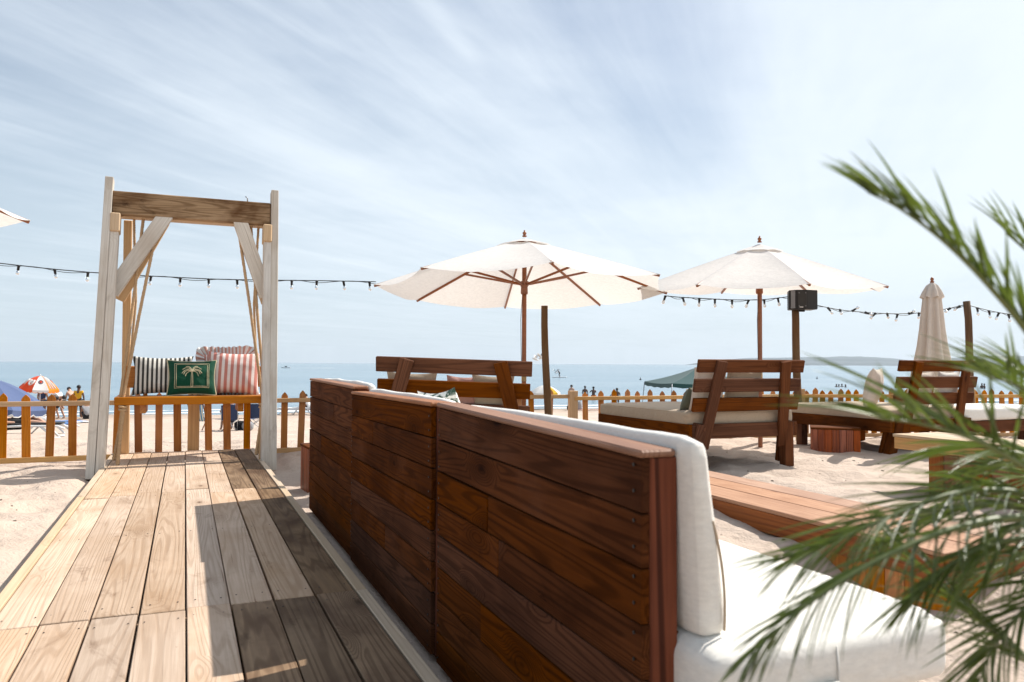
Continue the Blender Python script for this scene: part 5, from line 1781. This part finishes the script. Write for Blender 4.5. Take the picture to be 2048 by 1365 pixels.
# white lounger with a blue mat, near the left fence
def lounger(label, loc, yaw, mat_pad, back=28, pad=True):
    s = thing('sun_lounger', label, 'sun lounger', loc, yaw, 'sun loungers on the beach')
    for x in (-0.28, 0.28):
        tube('side_rail', [(x, -0.45, 0.31), (x, 0.3, 0.33), (x, 1.05, 0.31), (x, 1.2, 0.24)], 0.028, M['metal'], s, 8)
        for y0_, sg in ((-0.25, -1), (0.85, 1)):
            tube('leg', [(x, y0_ - sg * 0.18, 0.31), (x, y0_, 0.14), (x, y0_ + sg * 0.12, 0.01), (x, y0_ + sg * 0.26, 0.02)], 0.03, M['metal'], s, 8)
    for i in range(11):
        y = -0.40 + i * 0.145
        board('slat', (-0.27, y, 0.335), (0.27, y, 0.335), 0.10, 0.02, (0, 0, 1), M['metal'], s)
    a = R(back)
    for i in range(5):
        l = 0.06 + i * 0.14
        y, z = -0.45 - l * math.cos(a), 0.34 + l * math.sin(a)
        board('back_slat', (-0.27, y, z), (0.27, y, z), 0.10, 0.02, (0, math.sin(a), math.cos(a)), M['metal'], s)
    if pad:
        o = obj('mat', mesh_from('mat', *soft_box(0.54, 1.5, 0.05, 0.02, 0.005, 6, 0.003, 2, 5), M[mat_pad], True), s)
        o.location = (0, 0.38, 0.348)
    return s
lounger('white plastic sun lounger under the blue parasol, seen between the left pickets', on_ground(26, 19.5), R(-70), 'blackcloth', 35)
lounger('white sun lounger with a bright blue mat behind the left fence', on_ground(80, 27), R(-82), 'blue', 5)
lounger('white sun lounger at the water seen left of the last picket before the sofa', on_ground(594, 44), R(75), 'whitecloth', 20)
lounger('white sun lounger with the sitter in the sun hat', on_ground(620, 43.7), R(60), 'whitecloth', 20)

# striped deck chair
g = on_ground(396, 29.5)
s = thing('deck_chair', 'deck chair with a blue, cream and brown striped sling, seen from behind', 'deck chair', g, R(10))
for x in (-0.27, 0.27):
    tube('frame_rail', [(x, 0.55, 0.02), (x, -0.42, 1.0)], 0.02, M['lounge'], s, 6)
    tube('frame_rail', [(x * 0.9, -0.40, 0.02), (x * 0.9, 0.52, 0.42)], 0.02, M['lounge'], s, 6)
tube('cross_bar', [(-0.28, -0.42, 1.0), (0.28, -0.42, 1.0)], 0.02, M['lounge'], s, 6)
tube('cross_bar', [(-0.26, 0.52, 0.42), (0.26, 0.52, 0.42)], 0.02, M['lounge'], s, 6)
vs = []
for i in range(13):
    k = i / 12
    y = -0.42 + 0.94 * k
    z = 1.0 - 0.58 * k - 0.46 * math.sin(math.pi * min(1, k * 1.02)) * (0.9 - 0.2 * k)
    for x in (-0.25, -0.12, 0, 0.12, 0.25):
        vs.append((x, y, z))
obj('sling', mesh_from('sling', vs, [(i * 5 + j, i * 5 + j + 1, i * 5 + j + 6, i * 5 + j + 5) for i in range(12) for j in range(4)], M['chairstripe'], True), s)

# folding camp chairs
def camp_chair(label, loc, yaw, mat):
    s = thing('camp_chair', label, 'folding chair', loc, yaw, 'navy folding chairs on the beach')
    for sy in (-0.26, 0.24):
        tube('cross_leg', [(-0.28, sy, 0.02), (0.26, sy, 0.44)], 0.011, M['steel'], s, 6)
        tube('cross_leg', [(0.28, sy, 0.02), (-0.26, sy, 0.44)], 0.011, M['steel'], s, 6)
    for x in (-0.28, 0.28):
        tube('back_tube', [(x, -0.24, 0.02), (x, -0.30, 0.5), (x * 1.02, -0.40, 0.98)], 0.011, M['steel'], s, 6)
        board('armrest', (x * 1.05, -0.32, 0.66), (x * 1.05, 0.22, 0.64), 0.07, 0.015, (0, 0, 1), M['black'], s)
        tube('arm_tube', [(x, 0.22, 0.44), (x * 1.04, 0.22, 0.64)], 0.011, M['steel'], s, 6)
    vs = [(x, -0.25 - 0.17 * k - 0.05 * (1 - (x / 0.28) ** 2), 0.43 + 0.55 * k) for k in (0, 0.25, 0.5, 0.75, 1) for x in (-0.28, -0.14, 0, 0.14, 0.28)]
    vs += [(x, y, 0.44 - 0.06 * (1 - (x / 0.27) ** 2)) for y in (-0.25, 0.0, 0.24) for x in (-0.27, -0.13, 0, 0.13, 0.27)]
    fs = [(i * 5 + j, i * 5 + j + 1, i * 5 + j + 6, i * 5 + j + 5) for i in (0, 1, 2, 3, 5, 6) for j in range(4)]
    obj('seat_fabric', mesh_from('seat_fabric', vs, fs, M[mat], True), s)
camp_chair('blue folding camp chair with a person in it, seen from behind', on_ground(460, 28.9), R(18), 'navy')
camp_chair('empty navy folding camp chair beside the right swing post', on_ground(511, 29.6), R(6), 'navy')

# bags and towels lying about
def bag(label, loc, w, d, h, mat, yaw=0.0, cat='bag', nm='beach_bag'):
    s = thing(nm, label, cat, loc, yaw)
    obj('bag_body', mesh_from('bag_body', *soft_box(w, d, h, min(w, d, h) * 0.4, 0.03, 6, 0.03, w * 9, 4), M[mat], True), s)
    tube('handle', [(-w * 0.3, 0, h * 0.9), (-w * 0.2, 0, h * 1.35), (w * 0.2, 0, h * 1.35), (w * 0.3, 0, h * 0.9)], 0.012, M['black'], s, 5)
bag('dark bag with bottles on the sand between the two folding chairs', on_ground(485, 29.6), 0.55, 0.35, 0.32, 'blackcloth')
bag('pale bag lying behind the dark one by the folding chairs', on_ground(497, 29.0), 0.4, 0.3, 0.28, 'greycloth', 0.5)
bag('large dark bag in the shade of the red parasol', on_ground(83, 35.0), 0.9, 0.6, 0.5, 'blackcloth')
bag('white bag beside the dark bag under the red parasol', on_ground(90, 34.5), 0.4, 0.35, 0.35, 'whitecloth', 0.3)
bag('dark bag left on the sand beside the standing child', on_ground(1143, 50), 0.6, 0.4, 0.35, 'blackcloth', 0.3)
bag('olive camping bag upright on the sand right of the dark one', on_ground(1158, 50), 0.35, 0.3, 0.55, 'greycloth', 0.1)
def towel(label, loc, w, l, mat, yaw):
    vs = []
    for i in range(9):
        for j in range(9):
            x, y = -w / 2 + w * i / 8, -l / 2 + l * j / 8
            q = V((loc.x + x * math.cos(yaw) - y * math.sin(yaw), loc.y + x * math.sin(yaw) + y * math.cos(yaw), 0))
            vs.append((x, y, gz(q.x, q.y) - loc.z + 0.03 + 0.02 * mnoise.noise(q * 3)))
    bot = [(x, y, z - 0.012) for x, y, z in vs]
    fs = [(i * 9 + j, (i + 1) * 9 + j, (i + 1) * 9 + j + 1, i * 9 + j + 1) for i in range(8) for j in range(8)]
    fs += [tuple(81 + k for k in f[::-1]) for f in fs]
    o = obj('beach_towel', mesh_from('beach_towel', vs + bot, fs, M[mat], True))
    o.location = loc
    o.rotation_euler = (0, 0, yaw)
    tag(o, label, 'towel', 'towels spread on the sand')
towel('blue patterned towel spread on the sand in front of the yellow vest', on_ground(125, 37), 2.2, 1.4, 'blue', 0.2)
towel('white crumpled towel right of the blue one', on_ground(163, 36.5), 0.9, 0.8, 'whitecloth', 0.5)
towel('pink towel on the sand right of the standing child', on_ground(1172, 50), 1.6, 0.9, 'pinkcloth', 0.1)

# gulls over the horizon
def gull(label, at, yaw, flap, roll):
    s = thing('seagull', label, 'bird', at, rot=(R(roll), 0, yaw), group='seagulls flying by the round post')
    lathe_ = lathe_geo([(0.005, -0.24), (0.05, -0.14), (0.075, 0.0), (0.06, 0.13), (0.045, 0.18), (0.015, 0.22)], 10)
    vs = [(x, z, y) for x, y, z in lathe_[0]]
    obj('body', mesh_from('body', vs, lathe_[1], M['whitecloth'], True), s)
    for sg in (-1, 1):
        pts_ = [(0.03, 0.02, 0.08), (0.30 * 1, 0.05, 0.07 + 0.22 * flap), (0.62, -0.10, 0.06 + 0.10 * flap)]
        vs, fs = [], []
        for i, (x, y, z) in enumerate(pts_):
            ch = (0.16, 0.12, 0.02)[i]
            vs += [(sg * x, y + ch / 2, z), (sg * x, y - ch / 2, z + 0.004), (sg * x, y - ch / 2, z - 0.008), (sg * x, y + ch / 2, z - 0.012)]
        for i in range(2):
            for j in range(4):
                fs.append((i * 4 + j, i * 4 + (j + 1) % 4, i * 4 + 4 + (j + 1) % 4, i * 4 + 4 + j))
        obj('wing', mesh_from('wing', vs, fs, M['greycloth' if sg > 0 else 'whitecloth']), s)
gull('left gull flying low between the parasol pole and the round post', P(1071, 719, 48), R(70), 0.9, 20)
gull('right gull touching the edge of the round post', P(1083, 716, 50), R(60), 1.1, -20)
gull('white gull low over the water right of the round post', P(1112, 746, 75), R(40), 1.3, 10)

# a paddler, a buoy and a speed boat with its wake
def boat(label, at, L, yaw, nm='motor_boat'):
    s = thing(nm, label, 'boat', at, yaw)
    sec = [(-0.5, 0.20, 0.16), (-0.2, 0.22, 0.17), (0.2, 0.19, 0.19), (0.42, 0.09, 0.23), (0.5, 0.01, 0.26)]
    vs, fs = [], []
    for x, w_, h_ in sec:
        vs += [(x * L, -w_ * L / 2, h_ * L * 0.5), (x * L, -w_ * L * 0.3, -0.1), (x * L, w_ * L * 0.3, -0.1), (x * L, w_ * L / 2, h_ * L * 0.5)]
    for i in range(4):
        for j in range(3):
            fs.append((i * 4 + j, i * 4 + j + 1, i * 4 + j + 5, i * 4 + j + 4))
        fs.append((i * 4 + 3, i * 4, i * 4 + 4, i * 4 + 7))
    fs.append((0, 1, 2, 3)[::-1])
    obj('hull', mesh_from('hull', vs, fs, M['metal']), s)
    board('cabin', (-0.1 * L, 0, 0.17 * L), (0.12 * L, 0, 0.17 * L), 0.12 * L, 0.10 * L, (0, 0, 1), M['black'], s, 0.05)
bp = P(572, 735.5, 420)
boat('small distant motor boat at the head of a white wake', V((bp.x, bp.y, SEA_Z)), 5.0, R(180))
wk = []
for i in range(22):
    k = i / 21
    for sg in (-1, 1):
        wk.append((bp.x + 2 + k * 24, bp.y + sg * (0.6 + 2.6 * k) + 0.4 * mnoise.noise(V((k * 9, sg, 0))), SEA_Z + 0.16))
tag(obj('wake', mesh_from('wake', wk, [(2 * i, 2 * i + 2, 2 * i + 3, 2 * i + 1) for i in range(21)], M['foam'])), 'white foam wake trailing the motor boat', None, None, 'structure')
bq = P(1119, 742, 170)
person('distant paddler standing on a board right of the round post', V((bq.x, bq.y, SEA_Z + 0.12)), R(80), dict(LEAN), 'skin3', None, 'blackcloth')
o = obj('paddle_board', mesh_from('paddle_board', *soft_box(0.8, 3.2, 0.16, 0.07, 0.0, 6), M['metal'], True))
o.location = (bq.x, bq.y, SEA_Z + 0.0); o.rotation_euler = (0, 0, R(80))
tag(o, 'white board under the distant paddler', 'paddle board')
bu = P(1281, 746, 150)
s = thing('buoy', 'small dark buoy on the open water above the middle of the fence', 'buoy', V((bu.x, bu.y, SEA_Z)), 0)
lathe('float', [(0.05, -0.2), (0.18, -0.1), (0.20, 0.1), (0.08, 0.25), (0.02, 0.40)], M['black'], s, 10)
lathe('topmark', [(0.02, 0.40), (0.06, 0.42), (0.06, 0.52), (0.02, 0.55)], M['grey'], s, 8)
bu2 = P(1634, 743, 170)
o = s.copy(); COL.objects.link(o); o.location = (bu2.x, bu2.y, SEA_Z); o['label'] = 'small dark buoy on the water right of the speaker post'
for ch in list(s.children):
    c_ = ch.copy(); COL.objects.link(c_); c_.parent = o


# ------------------------------------------------------------------ palm in the right foreground
palm = thing('palm', 'feathery green palm leaning in from the right, out of focus', 'palm', (1.30, 0.98, 0.0), 0)
PB = palm.location.copy()
def leaflet_geo():
    vs, fs = [], []
    n = 7
    for i in range(n + 1):
        k = i / n
        w = math.sin(math.pi * min(1, (k * 0.94 + 0.06)) ** 0.62) ** 0.8 if i < n else 0.0
        w = max(w, 0.02)
        z = -0.16 * k * k
        vs += [(k, -0.5 * w, z + 0.18 * w * 0.1), (k, 0, z - 0.0), (k, 0.5 * w, z + 0.18 * w * 0.1)]
    for i in range(n):
        for j in range(2):
            a = i * 3 + j
            fs.append((a, a + 1, a + 4, a + 3))
    return vs, fs
LV, LF = leaflet_geo()
LEAF = mesh_from('leaflet', LV, LF, M['palm'], True)
prng = random.Random(21)
leaf_count = [0]
rest = []
def curve_pts(ctrl, n):
    out = []
    m = len(ctrl) - 1
    for i in range(n + 1):
        t_ = i / n * m
        k = min(int(t_), m - 1)
        u = t_ - k
        p0_, p1_, p2_, p3_ = ctrl[max(k - 1, 0)], ctrl[k], ctrl[k + 1], ctrl[min(k + 2, m)]
        out.append(0.5 * ((2 * p1_) + (p2_ - p0_) * u + (2 * p0_ - 5 * p1_ + 4 * p2_ - p3_) * u * u + (3 * p1_ - p0_ - 3 * p2_ + p3_) * u ** 3))
    return out
def frond(ctrl, n_leaf, L, w=0.011, lift=0.35, droop=0.25, spread=0.85, fwd=0.75, start=0.15, side_ref=(0, 0, 1), uneven=0.16, r0=0.006):
    """ctrl: world points from the root to the tip"""
    pts = [V(c_) - PB for c_ in ctrl]
    cp = curve_pts(pts, 60)
    fr = tube('frond', cp, [r0 * (1 - 0.85 * i / 60) for i in range(61)], M['stalk'], palm, 6)
    for i in range(n_leaf):
        k = min(0.995, start + (1 - start) * (i + 0.5 + 0.35 * math.sin(i * 1.9) + prng.uniform(-.3, .3)) / n_leaf)
        f = k * 60
        a = min(int(f), 59)
        p = cp[a].lerp(cp[a + 1], f - a)
        tg = (cp[min(a + 2, 60)] - cp[max(a - 1, 0)]).normalized()
        ref = V(side_ref)
        upv = (ref - tg * ref.dot(tg)).normalized()
        sd = tg.cross(upv)
        for sg in (-1, 1):
            ll = L * (0.35 + 0.65 * math.sin(math.pi * (0.12 + 0.80 * k)) ** 0.7) * prng.uniform(1 - uneven, 1 + uneven)
            d = tg * (fwd + 0.5 * k) + sd * sg * spread * (1 - 0.35 * k) + upv * lift * prng.uniform(0.6, 1.4) + V((0, 0, -droop)) + V((prng.uniform(-.2, .2), prng.uniform(-.2, .2), prng.uniform(-.2, .2)))
            d.normalize()
            up2 = (upv + sd * -sg * 0.5 + V((prng.uniform(-.4, .4), prng.uniform(-.4, .4), prng.uniform(-.4, .4)))).normalized()
            m = frame_matrix(p, p + d, up2)
            m.translation = p
            mw = m @ Matrix.Diagonal((ll, w * prng.uniform(0.75, 1.25), ll, 1))
            if leaf_count[0] < 300:
                obj('leaflet', LEAF, fr, mw)
                leaf_count[0] += 1
            else:
                rest.append(([mw @ V(v) for v in LV], LF))
    return fr
def F(*pix):
    return [P(x, y, D) for x, y, D in pix]
ROOT = (2250, 1120, 1.0)
frond(F((2240, 1100, .98), (2140, 850, .92), (2070, 690, .87), (1985, 580, .84), (1890, 485, .82), (1800, 418, .82), (1735, 385, .84)), 28, 0.105, w=0.0043, lift=0.42, droop=-0.05, spread=0.34, fwd=1.0, start=0.30, side_ref=(0.3, -0.2, 1), r0=0.005)
frond(F((2240, 1100, .98), (2195, 820, 1.0), (2150, 640, 1.0), (2090, 540, 1.0), (2010, 465, 1.0)), 13, 0.11, w=0.0043, lift=0.45, droop=-0.05, spread=0.45, fwd=0.9, start=0.35, side_ref=(0.2, 0, 1))
frond(F((2250, 1120, .98), (2110, 980, .92), (1970, 890, .88), (1850, 850, .86), (1760, 838, .85)), 13, 0.17, w=0.0047, lift=0.40, droop=0.0, spread=0.60, fwd=0.9, start=0.30, r0=0.005)
frond(F((2250, 1120, 1.0), (2150, 900, .98), (2090, 810, .97), (2030, 770, .96), (1980, 755, .96)), 18, 0.13, w=0.0047, lift=0.5, droop=0.1, spread=0.9, fwd=0.5, start=0.25)
frond(F((2250, 1120, 1.05), (2080, 1000, 1.02), (1930, 985, 1.0), (1790, 1030, .98), (1680, 1080, .98), (1590, 1115, .98)), 34, 0.150, w=0.0041, lift=0.25, droop=0.25, spread=0.95, fwd=0.75, start=0.12)
frond(F((2250, 1120, .98), (2080, 1040, .94), (1920, 1055, .91), (1770, 1115, .89), (1650, 1185, .88), (1560, 1255, .88), (1510, 1300, .88)), 36, 0.12, w=0.0038, lift=0.15, droop=0.35, spread=0.85, fwd=0.8, start=0.12)
frond(F((2250, 1120, 1.1), (2120, 1040, 1.12), (2000, 1010, 1.15), (1880, 1030, 1.18), (1780, 1080, 1.2)), 26, 0.17, w=0.0043, lift=0.3, droop=0.25, spread=1.0, fwd=0.6, start=0.1)
frond(F((2250, 1130, .98), (2120, 1075, .97), (2000, 1085, .96), (1910, 1125, .96), (1840, 1185, .96)), 28, 0.14, w=0.0041, lift=0.15, droop=0.5, spread=0.7, fwd=0.7, start=0.12)
frond(F((2260, 1420, 1.0), (2100, 1350, 1.0), (1990, 1265, 1.02), (1890, 1180, 1.05), (1800, 1095, 1.08)), 26, 0.16, w=0.0043, lift=0.15, droop=0.15, spread=0.95, fwd=0.7, start=0.1)
frond(F((2250, 1120, 1.0), (2150, 1150, 1.0), (2060, 1210, 1.0), (1990, 1290, 1.0), (1960, 1360, 1.0)), 26, 0.14, w=0.0045, lift=0.15, droop=0.2, spread=0.95, fwd=0.7, start=0.1)
frond(F((2250, 1120, 1.15), (2150, 970, 1.18), (2060, 915, 1.2), (1960, 895, 1.22), (1880, 905, 1.25)), 22, 0.17, w=0.0045, lift=0.25, droop=0.25, spread=1.0, fwd=0.6, start=0.1)
frond(F((2250, 1130, 1.2), (2140, 1110, 1.22), (2030, 1120, 1.25), (1930, 1170, 1.28)), 22, 0.17, w=0.0045, lift=0.25, droop=0.3, spread=1.0, fwd=0.6, start=0.1)
frond(F((2260, 1130, 1.3), (2170, 1000, 1.32), (2080, 960, 1.34), (1990, 960, 1.36), (1910, 1000, 1.38)), 20, 0.19, w=0.0048, lift=0.25, droop=0.3, spread=1.0, fwd=0.6, start=0.1)
frond(F((2260, 1120, 1.1), (2200, 940, 1.1), (2140, 830, 1.1), (2080, 770, 1.1), (2020, 745, 1.12)), 30, 0.14, w=0.0046, lift=0.4, droop=0.15, spread=1.0, fwd=0.5, start=0.1)
frond(F((2260, 1120, 1.2), (2190, 1020, 1.2), (2110, 950, 1.22), (2030, 930, 1.24), (1950, 945, 1.26)), 30, 0.15, w=0.0048, lift=0.3, droop=0.25, spread=1.0, fwd=0.6, start=0.1)
frond(F((2260, 1120, 1.05), (2180, 1060, 1.05), (2100, 1040, 1.06), (2020, 1060, 1.08), (1950, 1110, 1.1)), 30, 0.14, w=0.0046, lift=0.2, droop=0.35, spread=1.0, fwd=0.6, start=0.1)
o = obj('leaflets', mesh_from('leaflets', *join_geo(rest), M['palm'], True), palm)
tag(o, kind='stuff')
rp = P(2250, 1120, 1.0) - PB
tube('stem', [V((0.0, 0.0, 0.25)), V((0.0, 0.0, 0.5)), rp + V((0, 0, -0.15)), rp], [0.035, 0.032, 0.03, 0.022], M['trunk'], palm, 10)
lathe('tub', [(0.15, 0.0), (0.18, 0.02), (0.21, 0.30), (0.225, 0.33), (0.20, 0.335), (0.19, 0.28)], plain('clay_tub', (0.30, 0.14, 0.08), 0.8), palm, 20)

# ------------------------------------------------------------------ pebbles, shell bits and weed lying on the terrace sand
geos = []
for i in range(420):
    p_, q_ = prng.uniform(1.9, 9.5), prng.uniform(1.6, 9.8)
    if i % 3 == 0:
        p_ = prng.uniform(-4.5, -1.0); q_ = prng.uniform(5.5, 10.2)
    c = W(p_, q_)
    r0 = prng.choice((0.006, 0.008, 0.010, 0.014))
    zc = gz(c.x, c.y)
    v_, f_ = lathe_geo([(r0 * 0.5, -r0 * 0.5), (r0, 0.0), (r0 * 0.5, r0 * 0.5)], 6)
    a = prng.uniform(0, 6.3)
    sx, sy = prng.uniform(0.7, 2.2), prng.uniform(0.6, 1.0)
    geos.append(([(c.x + x * sx * math.cos(a) - y * sy * math.sin(a), c.y + x * sx * math.sin(a) + y * sy * math.cos(a), zc + z) for x, y, z in v_], f_))
tag(obj('pebbles', mesh_from('pebbles', *join_geo(geos), plain('dark_pebble', (0.10, 0.07, 0.05), 0.9, var=0.4))), 'small dark pebbles and bits of weed scattered on the sand', None, None, 'stuff')
